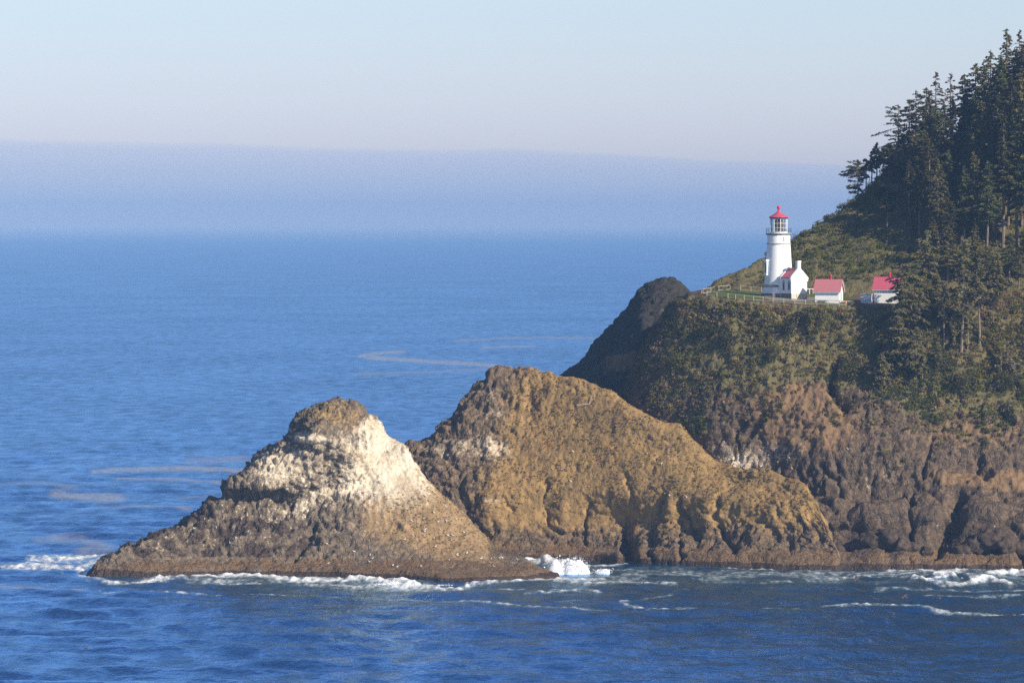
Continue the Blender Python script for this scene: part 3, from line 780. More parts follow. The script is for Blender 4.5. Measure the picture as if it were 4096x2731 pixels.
def build_headland():
    fx = [2380, 2506, 2700, 2900, 3100, 3300, 3450, 3640, 3830, 4096, 4350, 4700]
    ft = [1027, 1023, 1016, 1007, 996, 983, 981, 980, 978, 976, 975, 975]
    def along(dd, zs):
        return gz([(a, b + d, z) for a, b, d, z in zip(fx, ft, dd if hasattr(dd, '__len__') else [dd] * 12, zs if hasattr(zs, '__len__') else [zs] * 12)])
    foot = along(-2.0, -4.0)
    water = along(0.0, 0.1)
    shelf = along([1, 1, 1, 1, 2, 2, 2, 2, 2, 2, 2, 2], [1, 1, 1, 1, 1, 1.6, 1.8, 1.9, 1.8, 1.6, 1.6, 1.6])
    ledge = along([1.5, 1.5, 1.5, 2, 4, 5, 5, 5, 5, 5, 5, 5], [2, 2, 2, 2, 2, 2.4, 2.9, 3.0, 2.6, 2.6, 2.6, 2.6])
    bench0 = along([2, 2, 2, 3, 6, 8, 8, 8, 8, 8, 8, 8], [4, 6, 6, 6, 6, 4.0, 4.2, 4.5, 4.5, 5.5, 5.5, 5.5])
    bench1 = along([3, 3, 3, 5, 9, 11, 12, 12, 12, 12, 12, 12], [7, 10, 10, 11, 11, 9.5, 9.8, 10.5, 10.5, 10.5, 10.5, 10.5])
    bench2 = along([4, 4, 4, 7, 13, 18, 19, 18, 18, 18, 18, 18], [10, 14, 14, 15, 14.5, 13.6, 13.5, 14.0, 14.5, 14.5, 15, 15])
    cliff1 = along([5, 5, 5, 9, 17, 22, 22, 22, 24, 25, 25, 25], [13, 17, 18, 21, 22.5, 21.0, 20.5, 21, 21, 21.5, 22, 22])
    slope = gcurve([(2380, 1880, 1033), (2506, 1735, 1029), (2650, 1700, 1024), (2860, 1640, 1018), (3100, 1600, 1015), (3300, 1580, 1013), (3500, 1580, 1011), (3700, 1600, 1010), (3900, 1600, 1009), (4096, 1600, 1008), (4350, 1600, 1008), (4700, 1600, 1008)])
    slope2 = gcurve([(2380, 1840, 1035), (2506, 1670, 1032), (2600, 1520, 1029.5), (2750, 1400, 1026), (2900, 1380, 1022.5), (3100, 1390, 1020), (3300, 1400, 1020), (3500, 1410, 1018), (3700, 1410, 1016), (3900, 1410, 1015), (4096, 1410, 1014), (4350, 1410, 1014), (4700, 1410, 1014)])
    edge = gcurve([(2380, 1800, 1037), (2506, 1620, 1035), (2590, 1424, 1034), (2647, 1327, 1034), (2717, 1223, 1034), (2755, 1186, 1034), (2805, 1177, 1033), (2850, 1183, 1031), (2912, 1194, 1028), (3014, 1204, 1026), (3092, 1211, 1025), (3222, 1220, 1024), (3357, 1223, 1024), (3500, 1228, 1023), (3700, 1236, 1021), (3900, 1240, 1020), (4096, 1244, 1019), (4350, 1250, 1019), (4700, 1250, 1019)])
    tback = gz([(2380, 1060, 20), (2506, 1058, 30), (2600, 1053, 41), (2700, 1050, 48.8), (2755, 1050, 50.3), (2805, 1050, 50.9), (2912, 1051, 51.0), (3014, 1051, 50.7), (3222, 1048, 50.0), (3400, 1047, 49.8), (3600, 1045, 49.8), (3900, 1042, 50.5), (4096, 1040, 50.6), (4700, 1040, 50.6)])
    hill1 = gz([(2380, 1063, 14), (2506, 1061, 26), (2640, 1054, 41), (2740, 1053, 48.6), (2800, 1055, 50.8), (2900, 1057, 51.4), (3057, 1058, 52.3), (3164, 1058, 53.0), (3300, 1057, 53.5), (3420, 1056, 54.0), (3600, 1056, 55.5), (3800, 1056, 56.5), (4096, 1056, 57.5), (4700, 1056, 58)])
    hill2 = gz([(2380, 1066, 13), (2506, 1063, 25), (2640, 1056, 40), (2740, 1055, 48.4), (2800, 1057.5, 50.6), (2900, 1061, 52.2), (3057, 1066, 54.8), (3164, 1069, 57.2), (3300, 1072, 60.2), (3420, 1074, 62.8), (3600, 1077, 67.5), (3800, 1078, 69), (4096, 1080, 71), (4700, 1082, 73)])
    crest = gcurve(hill_crest_pts())
    back = gz([(2380, 1070, 5), (2740, 1075, 28), (2900, 1085, 36), (3164, 1105, 44), (3500, 1125, 52), (4096, 1150, 60), (4700, 1160, 64)])
    backfoot = gz([(2380, 1085, -4), (2740, 1095, -4), (3164, 1135, -4), (3500, 1165, -4), (4096, 1200, -4), (4700, 1210, -4)])
    G = [foot, water, shelf, ledge, bench0, bench1, bench2, cliff1, slope, slope2, edge, tback, hill1, hill2, crest, back, backfoot]
    xs = np.concatenate([np.arange(P(2385, 0, 1020)[0], 108, 0.26), np.arange(108.5, 190, 0.9)])
    g = loft(G, [4, 8, 10, 10, 22, 20, 22, 36, 26, 40, 44, 16, 20, 26, 12, 10], xs)
    g[:, :150] = smooth_grid(g[:, :150], 1)
    g[:, :, 2] -= np.clip(g[:, :, 0] - 150, 0, 60) ** 1.5 * 0.4          # the land falls away past the right edge of the view
    g[:, :, 2] = np.maximum(g[:, :, 2], -4.0)
    n = grid_normals(g)
    v = g.reshape(-1, 3); nn = n.reshape(-1, 3)
    if nn[:, 2].mean() < 0: nn = -nn
    u, w = photo_xy(v)
    z0 = v[:, 2].copy()
    y0 = v[:, 1].copy()
    ey = np.interp(v[:, 0], edge[:, 0], edge[:, 1])
    ty = np.interp(v[:, 0], tback[:, 0], tback[:, 1])
    terr = sstep(-1.5, 1.0, y0 - ey) * sstep(1.5, -1.0, y0 - ty) * sstep(27, 33, v[:, 0])
    hill = sstep(0, 3, y0 - ty)
    tidal = sstep(3.4, 2.2, z0 + 0.4 * fbm(v / 3, 2)) * (1 - hill)
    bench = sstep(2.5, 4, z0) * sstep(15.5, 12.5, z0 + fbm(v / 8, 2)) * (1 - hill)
    cliff = sstep(12, 14.5, z0) * sstep(28, 22, z0 + 2.5 * fbm(v / 7 + 4, 2)) * (1 - hill)
    high = sstep(22, 28, z0 + 2.0 * fbm(v / 7 + 4, 2)) * (1 - hill)
    b_big, cb = boulders(v + 11, 8.5, (0.75, 1, 1.25))
    b1, _ = boulders(v, 4.0, (1.3, 1, 0.55))
    b2, cid = boulders(v + 50, 1.8)
    pebb = blob(u, w, 3520, 2165, 150, 50) + blob(u, w, 3960, 2170, 120, 70) * 0.8
    d = 1.0 * fbm(v / 14.0, 3) * (1 - 0.6 * bench) + 0.28 * ridged(v / 5.0, 3) * (1 - 0.7 * bench)
    d += bench * (2.0 * (b_big - 0.75) + 0.25 * fbm(v / 2.2, 3) + np.clip(pebb, 0, 1) * 0.9 * (b2 - 0.6))
    d += cliff * (0.15 * (b1 - 0.7) + 0.45 * (b2 - 0.7) * (0.1 + cid) * sstep(-0.2, 0.4, fbm(v / 6 + 60, 2)) + 0.45 * fbm(v / 1.3, 4, 0.65)) + high * (0.6 * ridged(v / 3.2, 3) + 0.35 * fbm(v / 1.2, 3))
    wob = 1.4 * fbm(np.stack([v[:, 0] / 6.0, z0 * 0 + 3, z0 * 0], 1), 3) * sstep(8, 2, z0) * (1 - hill)
    d += wob + cliff * (0.95 * blocks(v + 3, 5.5, (1.3, 1, 0.7)) + 0.45 * blocks(v + 8, 1.7, (1.2, 1, 0.8))) + bench * 0.5 * blocks(v + 8, 2.2, (1, 1, 1.3)) + high * 0.5 * blocks(v + 18, 2.0)
    d += hill * (0.9 * fbm(v / 4.0, 3))
    d += 0.18 * fbm(v / 0.9, 3) + (0.14 * fbm(v / 0.55, 3, 0.7) + 0.26 * (ridged(v / 1.3, 3) - 0.3) * (1 - 0.5 * bench)) * (1 - hill) - 0.3 * sstep(0.66, 0.85, ridged(v / 5.5 * np.array([1, 1, 0.55]) + 40, 2)) * (1 - hill)
    warp = fbm(v / 3.0 + 90, 3)
    uw, ww = u + 24 * fbm(v / 2.6 + 51, 3), w + 20 * fbm(v / 2.6 + 71, 3)
    for pts, wd, dp in [([(3330, 1470), (3322, 1540), (3345, 1590), (3382, 1634)], 15, 3.6), ([(3835, 1995), (3820, 2060), (3775, 2120), (3735, 2185)], 32, 5.5), ([(3645, 1965), (3640, 2100), (3645, 2200)], 8, 1.8),
                        ([(3000, 1735), (3035, 1700), (3060, 1650)], 16, 2.4), ([(2945, 1725), (2985, 1690)], 13, 2.0), ([(3200, 1870), (3205, 1930)], 9, 2.0), ([(3290, 1860), (3300, 1890), (3340, 1905)], 9, 2.0),
                        ([(4000, 1640), (4010, 1670), (4040, 1700)], 16, 2.8), ([(3920, 1830), (3915, 1880), (3950, 1905)], 14, 2.4), ([(3730, 1740), (3705, 1830), (3690, 1910)], 9, 1.6), ([(3600, 1975), (3650, 2020)], 7, 1.4),
                        ([(3280, 1995), (3345, 2040), (3300, 2045)], 9, 1.6), ([(3345, 1850), (3360, 1990)], 7, 1.2), ([(3500, 1880), (3480, 1980)], 7, 1.0), ([(4080, 2190), (4096, 2230)], 25, 3.0), ([(3320, 2105), (3420, 2105), (3440, 2120)], 12, 2.6)]:
        d -= dp * np.exp(-(line_dist(uw, ww, pts) / (wd * (1 + 0.5 * warp))) ** 2) * (0.75 + 0.6 * warp) * (1 - hill)
    for cx, cy, rx, ry, hh, an in [(3470, 2060, 150, 45, 1.3, -6), (3730, 2050, 60, 90, 1.4, 0), (3960, 2040, 110, 60, 1.6, 10), (3830, 1915, 130, 30, 0.9, 5), (4040, 1930, 90, 40, 0.8, 5), (3570, 2160, 70, 45, 1.0, 0), (4060, 1670, 30, 35, 1.3, 0), (3350, 2000, 50, 30, .8, 0)]:
        d += hh * blob(u, w, cx, cy, rx, ry, an) * (1 - hill)
    d *= np.clip((z0 + 4) / 4.2, 0, 1) * (1 - terr)
    v = v + nn * d[:, None] * 0.9
    u, w = photo_xy(v)
    front = (1 - hill) * (1 - terr)
    veg = sstep(1640, 1500, w + 60 * fbm(v / 8 + 2, 3)) * sstep(2560, 2680, u + 0.3 * (w - 1500)) + 0.6 * sstep(1760, 1620, w) * sstep(3480, 3640, u) + 0.7 * blob(u, w, 2760, 1690, 150, 60, 25) + 0.45 * blob(u, w, 3560, 1780, 40, 50)
    veg -= 0.8 * blob(u, w, 3250, 1600, 130, 100) + 0.35 * blob(u, w, 3050, 1225, 260, 30) + 0.35 * blob(u, w, 3180, 1290, 160, 60)
    veg = np.clip(veg, 0, 1) * front + hill * 0.9
    soil = (0.95 * blob(u, w, 3210, 1630, 190, 125) + 0.55 * blob(u, w, 3080, 1570, 70, 60) + 0.95 * blob(u, w, 3850, 1915, 170, 28, 5) + 0.95 * blob(u, w, 4050, 1920, 90, 45, 5) + 0.55 * blob(u, w, 3900, 1720, 320, 110) + 0.5 * blob(u, w, 3250, 1740, 220, 90) + 0.30 * blob(u, w, 2600, 1620, 150, 150) + 0.5 * blob(u, w, 3050, 1225, 300, 40) + 0.45 * blob(u, w, 3450, 2125, 60, 12)) * front
    guano = (0.85 * blob(u, w, 2960, 1850, 110, 45, 12) + 0.62 * blob(u, w, 3100, 1800, 180, 55) + 0.45 * blob(u, w, 2880, 1780, 50, 40, -40) + 0.6 * blob(u, w, 3470, 1930, 10, 60, -15) + 0.5 * blob(u, w, 3560, 1900, 40, 60, 30) + 0.4 * blob(u, w, 3410, 1930, 10, 40)) * front
    guano *= np.clip(0.6 + 0.8 * nn[:, 2], 0, 1.1)
    zz = z0 + 0.9 * d * nn[:, 2] + 0.35 * fbm(v / 2.2, 3)
    zz = np.where(hill > 0.5, 20, zz)
    tid = sstep(3.5, 2.7, zz) * sstep(0.5, 1.4, zz) * (0.25 + 0.8 * sstep(-0.35, 0.25, fbm(v / 4.5 + 70, 3))) + 0.8 * blob(u, w, 3900, 2230, 90, 28, 15) * (1 - hill)
    wet_dark = sstep(1.4, 0.5, zz) + 0.6 * np.clip(pebb, 0, 1) * front + 0.42 * bench * (0.75 + fbm(v / 4.0 + 19, 3)) * front  # the bench term paints shadow into the rock with the wet colour
    och = 0.3 * blob(u, w, 3100, 1560, 60, 50) * front + 0.3 * blob(u, w, 3000, 1640, 500, 200) * front * sstep(0.1, 0.4, fbm(v / 4 + 6, 3))
    global HEAD_V, HEAD_F
    HEAD_V, HEAD_F = v, grid_faces(*g.shape[:2])
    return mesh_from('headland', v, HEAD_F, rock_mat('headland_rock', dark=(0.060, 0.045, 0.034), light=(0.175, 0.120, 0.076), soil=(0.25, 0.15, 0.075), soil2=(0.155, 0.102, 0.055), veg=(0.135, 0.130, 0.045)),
                     attrs={'paint': pack(guano, soil, veg), 'paint2': pack(tid, och, wet_dark)})
headland = link('headland', build_headland())
tag(headland, kind='structure', label='steep rocky headland carrying the lighthouse terrace', cat='headland')

# the dark western flank behind the headland, ending in a rounded knob; its shade is put into the rock colours
def build_spur():
    cp = [(1500, 2180, 1106), (1900, 1830, 1106), (2247, 1506, 1106), (2334, 1445, 1106), (2386, 1367, 1106), (2400, 1360, 1106), (2473, 1289, 1106), (2525, 1219, 1106), (2560, 1165, 1106), (2595, 1141, 1106), (2620, 1126, 1106), (2647, 1120, 1106), (2690, 1118, 1106), (2708, 1128, 1106), (2730, 1150, 1106), (2748, 1178, 1106), (2800, 1230, 1106), (2900, 1330, 1106), (3000, 1450, 1106)]
    crest = gcurve(cp)
    c = crest.copy()
    def off(dy, dz, cap):
        q = c.copy(); q[:, 1] += dy; q[:, 2] = np.minimum(q[:, 2] + dz, cap); return q
    f1 = off(-40, -10.5, 36); f2 = off(-27, -5.5, 44); f3 = off(-14, -2.2, 50); f4 = off(-5, -0.6, 60); f05 = off(-50, -27, 24)
    f0 = c.copy(); f0[:, 1] -= 56; f0[:, 2] = -4
    b1 = c.copy(); b1[:, 1] += 10; b1[:, 2] -= 6
    b2 = c.copy(); b2[:, 1] += 26; b2[:, 2] = -4
    for q in (f05, f1, f2, f3, f4, crest, b1): q[:, 2] = np.maximum(q[:, 2], -4)
    xs = np.arange(-26, 100, 0.35)
    g = loft([f0, f05, f1, f2, f3, f4, crest, b1, b2], [10, 34, 40, 40, 34, 12, 8, 10], xs)
    n = grid_normals(g)
    v = g.reshape(-1, 3); nn = n.reshape(-1, 3)
    if nn[:, 2].mean() < 0: nn = -nn
    b1_, cid = boulders(v, 2.2)
    d = 0.5 * fbm(v / 8, 3) + 0.35 * ridged(v / 3.0, 3) + 0.5 * (b1_ - 0.7) + 0.15 * fbm(v / 0.8, 2)
    u, w = photo_xy(v)
    d += 0.6 * ridged(v / 2.0, 3)
    d += 2.6 * blob(u, w, 2520, 1450, 120, 16, -14) + 1.6 * blob(u, w, 2560, 1490, 70, 12, -20)
    v = v + nn * d[:, None]
    soil = 0.6 * blob(u, w, 2520, 1460, 150, 34, -14)
    veg = 0.0 * u
    zero = np.zeros(len(v))
    return mesh_from('rocky_spur', v, grid_faces(*g.shape[:2]), rock_mat('spur_rock_shaded', dark=(0.026, 0.026, 0.023), light=(0.046, 0.042, 0.034), soil=(0.22, 0.13, 0.06)),
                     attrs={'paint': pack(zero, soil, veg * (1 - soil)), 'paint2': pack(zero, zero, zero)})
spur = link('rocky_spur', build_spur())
tag(spur, 'dark shaded rock spur with a rounded knob behind the headland', 'rock')

from mathutils.bvhtree import BVHTree
HEAD_BVH = BVHTree.FromPolygons([Vector(map(float, q)) for q in HEAD_V], [tuple(map(int, f)) for f in HEAD_F])
def bvh_of(o):
    me = o.data
    return BVHTree.FromPolygons([v.co.copy() for v in me.vertices], [tuple(p.vertices) for p in me.polygons])
def ground(x, y, bvh=None):
    h = (bvh or HEAD_BVH).ray_cast(Vector((x, y, 300)), Vector((0, 0, -1)))
    return h[0].z if h[0] is not None else 0.0
def seen(fx, fy, bvh=None):
    """the point of the land that stands at a place of the photograph"""
    d = Vector(P(fx, fy, 1000)) - Vector((0, 0, CAM_Z))
    h = (bvh or HEAD_BVH).ray_cast(Vector((0, 0, CAM_Z)), d.normalized())
    return h[0]
# ================================================================== BUILDINGS
class MB:
    """collects boxes, prisms and turned shapes into one mesh"""
    def __init__(self): self.v, self.f = [], []
    def add(self, v, f):
        b = len(self.v)
        self.v += [tuple(map(float, q)) for q in v]
        self.f += [tuple(b + i for i in q) for q in f]
        return self
    def box(self, x0, x1, y0, y1, z0, z1):
        return self.add([(x0, y0, z0), (x1, y0, z0), (x1, y1, z0), (x0, y1, z0), (x0, y0, z1), (x1, y0, z1), (x1, y1, z1), (x0, y1, z1)],
                        [(0, 3, 2, 1), (4, 5, 6, 7), (0, 1, 5, 4), (1, 2, 6, 5), (2, 3, 7, 6), (3, 0, 4, 7)])
    def prism(self, poly, axis, a0, a1):
        """polygon extruded along an axis; poly in the two other coordinates"""
        n = len(poly)
        def mk(p, q, a): return (a, p, q) if axis == 'x' else (p, a, q) if axis == 'y' else (p, q, a)
        v = [mk(p, q, a0) for p, q in poly] + [mk(p, q, a1) for p, q in poly]
        f = [tuple(range(n - 1, -1, -1)), tuple(range(n, 2 * n))] + [(i, (i + 1) % n, n + (i + 1) % n, n + i) for i in range(n)]
        return self.add(v, f)
    def lathe(self, prof, seg=32, a0=0.0, cap=True):
        b = [(r * math.cos(a0 + 2 * math.pi * i / seg), r * math.sin(a0 + 2 * math.pi * i / seg), z) for r, z in prof for i in range(seg)]
        f = [(k * seg + i, k * seg + (i + 1) % seg, (k + 1) * seg + (i + 1) % seg, (k + 1) * seg + i) for k in range(len(prof) - 1) for i in range(seg)]
        if cap:
            f.append(tuple(range(seg - 1, -1, -1)))
            f.append(tuple((len(prof) - 1) * seg + i for i in range(seg)))
        return self.add(b, f)
    def tube(self, p, q, r0, r1=None, seg=6):
        p, q = Vector(p), Vector(q)
        r1 = r0 if r1 is None else r1
        d = (q - p).normalized()
        a = d.orthogonal().normalized(); c = d.cross(a)
        v = [tuple(o + (a * math.cos(2 * math.pi * i / seg) + c * math.sin(2 * math.pi * i / seg)) * r) for o, r in ((p, r0), (q, r1)) for i in range(seg)]
        f = [(i, (i + 1) % seg, seg + (i + 1) % seg, seg + i) for i in range(seg)] + [tuple(range(seg - 1, -1, -1)), tuple(range(seg, 2 * seg))]
        return self.add(v, f)
    def mesh(self, name, mat, smooth=False, bevel=0.0):
        me = mesh_from(name, np.array(self.v), self.f, mat, smooth=False)
        bm = bmesh.new(); bm.from_mesh(me)
        bmesh.ops.recalc_face_normals(bm, faces=bm.faces)
        if bevel:
            bmesh.ops.bevel(bm, geom=[e for e in bm.edges if e.calc_face_angle(0) > 0.6], offset=bevel, segments=1, affect='EDGES')
        if smooth:
            for fc in bm.faces: fc.smooth = True
            for e in bm.edges:
                if len(e.link_faces) == 2 and e.calc_face_angle(0) > 0.6: e.smooth = False
        bm.to_mesh(me); bm.free()
        return me
    def part(self, name, mat, parent, smooth=False, rz=0.0, loc=(0, 0, 0), bevel=0.0):
        return link(name, self.mesh(name, mat, smooth, bevel), parent, loc, rz)

def painted(name, col, dirt, amount=0.35, rough=0.6, streak=(1.4, 1.4, 0.25)):
    m = NT(name)
    n1 = m.noise(m.coord(streak), 1.6, 5, 0.65)
    n2 = m.noise(m.coord(), 5.0, 4, 0.6)
    f = m.math('MULTIPLY', m.ramp(m.math('ADD', m.math('MULTIPLY', n1, 0.7), m.math('MULTIPLY', n2, 0.3)), 0.46, 0.72), amount)
    return m.base(m.mix(f, col, dirt), rough, 0.3, m.bump(n2, 0.25, 0.05))

M_WHITE = painted('white_paint', (0.80, 0.80, 0.78), (0.52, 0.50, 0.46), 0.35)
M_RED = painted('red_roof', (0.46, 0.075, 0.130), (0.38, 0.18, 0.20), 0.85, 0.55, (2.5, 2.5, 0.9))
M_PINK = painted('faded_red_roof', (0.42, 0.135, 0.16), (0.34, 0.21, 0.20), 0.9, 0.6, (2.5, 2.5, 0.9))
M_REDCAP = painted('red_paint', (0.60, 0.035, 0.075), (0.42, 0.04, 0.06), 0.4, 0.45)
M_STONE = painted('grey_stone', (0.16, 0.155, 0.15), (0.08, 0.08, 0.08), 0.7, 0.85, (1, 1, 1))
M_BEIGE = painted('pale_stone', (0.52, 0.47, 0.38), (0.36, 0.32, 0.26), 0.6, 0.85, (1, 1, 1))
M_DARK = painted('dark_metal', (0.030, 0.034, 0.036), (0.05, 0.045, 0.04), 0.5, 0.5)
M_PANE = NT('window_dark').base((0.015, 0.018, 0.022), 0.12, 0.6)
M_TRIM = painted('grey_trim', (0.40, 0.41, 0.42), (0.25, 0.25, 0.25), 0.5)
def glass_mat():
    m = NT('lantern_pane')
    tr = m.new('ShaderNodeBsdfTransparent'); gl = m.new('ShaderNodeBsdfGlossy'); mx = m.new('ShaderNodeMixShader')
    tr.inputs['Color'].default_value = (0.66, 0.72, 0.76, 1)
    gl.inputs['Roughness'].default_value = 0.05
    mx.inputs[0].default_value = 0.10
    m.put(mx.inputs[1], tr.outputs[0]); m.put(mx.inputs[2], gl.outputs[0])
    m.put(m.n['Material Output'].inputs['Surface'], mx.outputs[0])
    m.n.remove(m.b)
    return m.mat
M_GLASS = glass_mat()
M_LENS = NT('lens_prisms').base((0.085, 0.062, 0.038), 0.15, 0.8)
M_BRASS = NT('lens_brass').base((0.35, 0.17, 0.05), 0.35, 0.5, metal=0.6)

def build_lighthouse():
    bx, by, bz = P(3115, 0, 1035)[0], 1035.0, 50.25
    L = empty('lighthouse', (bx, by, bz))
    tag(L, 'white lighthouse tower with red lantern roof and attached gabled workroom', 'lighthouse')
    o8 = rad(22.5)
    MB().lathe([(3.62, -1.6), (3.62, 0.55)], 8, o8).part('stone_base', M_STONE, L)
    MB().lathe([(3.55, 0.55), (3.22, 1.78)], 8, o8).part('plinth', M_WHITE, L)
    MB().lathe([(3.34, 1.78), (3.36, 1.92), (2.80, 2.36)], 8, o8).part('plinth_ledge', M_STONE, L)
    MB().lathe([(2.92, 2.2), (2.74, 3.6), (2.62, 5.0), (2.52, 6.5), (2.44, 8.0), (2.30, 10.15)], 48).part('tower_shaft', M_WHITE, L, True)
    MB().lathe([(2.30, 10.15), (2.44, 10.22), (2.46, 10.36), (2.28, 10.46)], 48).part('moulding_ring', M_TRIM, L, True)
    MB().lathe([(2.26, 10.46), (2.26, 11.95), (2.34, 12.05), (2.36, 12.14)], 48).part('watch_room', M_WHITE, L, True)
    # one toothed ring of brackets under the gallery
    mb = MB()
    n = 96
    prof = [(2.30, 0.0), (2.33, 0.06), (2.42, 0.16), (2.42, 0.24)]
    v = [((r + (0.13 * min(1, z / 0.12) if (i // 2) % 2 else 0)) * math.cos(2 * math.pi * i / n), (r + (0.13 * min(1, z / 0.12) if (i // 2) % 2 else 0)) * math.sin(2 * math.pi * i / n), 11.98 + z) for r, z in prof for i in range(n)]
    mb.add(v, [(k * n + i, k * n + (i + 1) % n, (k + 1) * n + (i + 1) % n, (k + 1) * n + i) for k in range(3) for i in range(n)])
    mb.part('bracket_ring', M_DARK, L)
    MB().lathe([(2.40, 12.225), (2.58, 12.24), (2.58, 12.36), (2.40, 12.38)], 48).part('gallery_deck', M_TRIM, L)
    mb = MB()
    for i in range(20):
        a = 2 * math.pi * i / 20; b = 2 * math.pi * (i + 1) / 20
        p = (2.48 * math.cos(a), 2.48 * math.sin(a)); q = (2.48 * math.cos(b), 2.48 * math.sin(b))
        mb.tube((*p, 12.38), (*p, 13.38), 0.022, seg=5)
        for z in (12.75, 13.08, 13.36): mb.tube((*p, z), (*q, z), 0.018, seg=5)
    mb.part('gallery_railing', M_DARK, L)
    # lantern room: eight white mullions, glazing, floor curb
    MB().lathe([(1.72, 12.38), (1.72, 12.62)], 16, rad(11.25)).part('lantern_curb', M_WHITE, L)
    mb = MB()
    for i in range(8):
        a = rad(9) + 2 * math.pi * i / 8; b = a + 2 * math.pi / 8
        p = (1.70 * math.cos(a), 1.70 * math.sin(a)); q = (1.70 * math.cos(b), 1.70 * math.sin(b))
        mb.tube((*p, 12.6), (*p, 15.2), 0.062, seg=6)
        m_ = ((p[0] + q[0]) / 2, (p[1] + q[1]) / 2)
        mb.tube((*m_, 12.6), (*m_, 15.2), 0.018, seg=5)
        for z in (13.42, 14.3): mb.tube((*p, z), (*q, z), 0.03, seg=5)
    mb.part('lantern_frame', M_WHITE, L)
    MB().lathe([(1.62, 12.62), (1.62, 15.2)], 8, rad(9), cap=False).part('lantern_glass', M_GLASS, L)
    ln = MB().lathe([(0.55, 13.0), (0.85, 13.3), (1.02, 13.8), (1.04, 14.25), (0.92, 14.7), (0.6, 15.05), (0.25, 15.15)], 20).part('lens', M_LENS, L, True)
    MB().lathe([(0.5, 12.62), (0.42, 12.8), (0.42, 12.98)], 16).part('lens_pedestal', M_BRASS, ln, True)
    MB().lathe([(1.80, 15.2), (1.84, 15.42)], 16, rad(11.25)).part('lantern_cornice', M_DARK, L)
    MB().lathe([(1.82, 15.42), (2.04, 15.46), (2.02, 15.54), (1.2, 15.98), (0.62, 16.36), (0.32, 16.62), (0.24, 16.66)], 16, rad(11.25)).part('lantern_roof', M_RED, L)
    MB().lathe([(0.26, 16.66), (0.20, 16.8), (0.20, 17.0), (0.29, 17.04), (0.22, 17.1), (0.18, 17.13)] + [(0.37 * math.cos(t), 17.42 + 0.37 * math.sin(t)) for t in np.linspace(-0.9, 1.5, 9)], 20).part('ventilator_ball', M_REDCAP, L, True)
    # watch room window and its two panes
    a = rad(-90 + 23.5)
    w = MB().box(-0.19, 0.19, -0.06, 0.10, 10.72, 11.62).part('window', M_WHITE, L, loc=(2.24 * math.cos(a), 2.24 * math.sin(a), 0), rz=a + rad(90))
    MB().box(-0.12, 0.12, -0.075, 0.0, 10.80, 11.12).box(-0.12, 0.12, -0.075, 0.0, 11.20, 11.55).part('pane', M_PANE, w)
    # tall window casing on the seaward side of the shaft
    a = rad(-90 - 66)
    w = MB().box(-0.5, 0.5, -0.36, 0.5, 4.4, 6.85).box(-0.62, 0.62, -0.5, 0.5, 6.85, 7.2).box(-0.58, 0.58, -0.46, 0.5, 4.1, 4.4).part('window_casing', M_WHITE, L, loc=(2.55 * math.cos(a), 2.55 * math.sin(a), 0), rz=a + rad(90))
    MB().box(-0.30, 0.30, -0.375, -0.2, 4.7, 6.6).part('pane', M_PANE, w)
    # workroom
    rz = rad(-50)
    W, S0, S1, HE, HR = 2.08, 1.2, 5.9, 3.72, 5.42
    MB().box(S0, S1 + 0.03, -W - 0.03, W + 0.03, -1.6, 0.52).part('foundation', M_BEIGE, L, rz=rz)
    MB().prism([(-W, 0.52), (W, 0.52), (W, HE), (0, HR), (-W, HE)], 'x', S0, S1).part('workroom_wall', M_WHITE, L, rz=rz)
    MB().box(2.9, S1 - 0.15, -W - 0.06, -W - 0.035, -1.5, 0.56).part('side_base_course', M_STONE, L, rz=rz)
    mb = MB()
    for s in (-1, 1):
        mb.prism([(0, HR + 0.03), (s * (W + 0.22), HE - 0.15), (s * (W + 0.22), HE - 0.03), (0, HR + 0.16)], 'x', 3.05, S1 - 0.28)
    mb.part('workroom_roof', M_RED, L, rz=rz)
    for x0, x1, nm in ((S1 - 0.28, S1 + 0.05, 'gable_parapet'), (2.72, 3.05, 'tower_parapet')):
        mb = MB()
        for s in (-1, 1):
            mb.prism([(0, HR - 0.25), (s * (W + 0.1), HE - 0.45), (s * (W + 0.1), HE + 0.12), (0, HR + 0.38)], 'x', x0, x1)
            mb.box(x0 - 0.04, x1 + 0.06, s * (W + 0.1) - 0.2, s * (W + 0.1) + 0.2, HE - 0.45, HE - 0.02)
            mb.box(x0 - 0.02, x1 + 0.03, s * (W + 0.06) - 0.13, s * (W + 0.06) + 0.13, HE - 0.8, HE - 0.45)
        mb.part(nm, M_WHITE, L, rz=rz)
    MB().box(S1 - 0.62, S1 + 0.02, -0.42, 0.42, HR - 0.1, 6.72).box(S1 - 0.68, S1 + 0.08, -0.49, 0.49, 6.72, 6.95).part('chimney', M_WHITE, L, rz=rz)
    for sx in (S1 - 2.25, S1 - 0.72):
        w = MB().prism([(sx + 0.32 * math.cos(t), 2.72 + 0.36 * math.sin(t)) for t in np.linspace(0, math.pi, 9)] + [(sx - 0.32, 2.62), (sx + 0.32, 2.62)], 'y', -W - 0.09, -W + 0.05).part('window', M_TRIM, L, rz=rz)
        MB().box(sx - 0.34, sx + 0.34, -W - 0.10, -W + 0.05, 1.15, 1.28).part('sill', M_TRIM, w)
        MB().box(sx - 0.22, sx + 0.22, -W - 0.035, -W + 0.02, 1.28, 2.66).part('pane', M_PANE, w)
    w = MB().box(S1 - 0.02, S1 + 0.12, -0.78, -0.70, -0.2, 0.54).part('gable_drain', M_TRIM, L, rz=rz)
    return L
lighthouse = build_lighthouse()

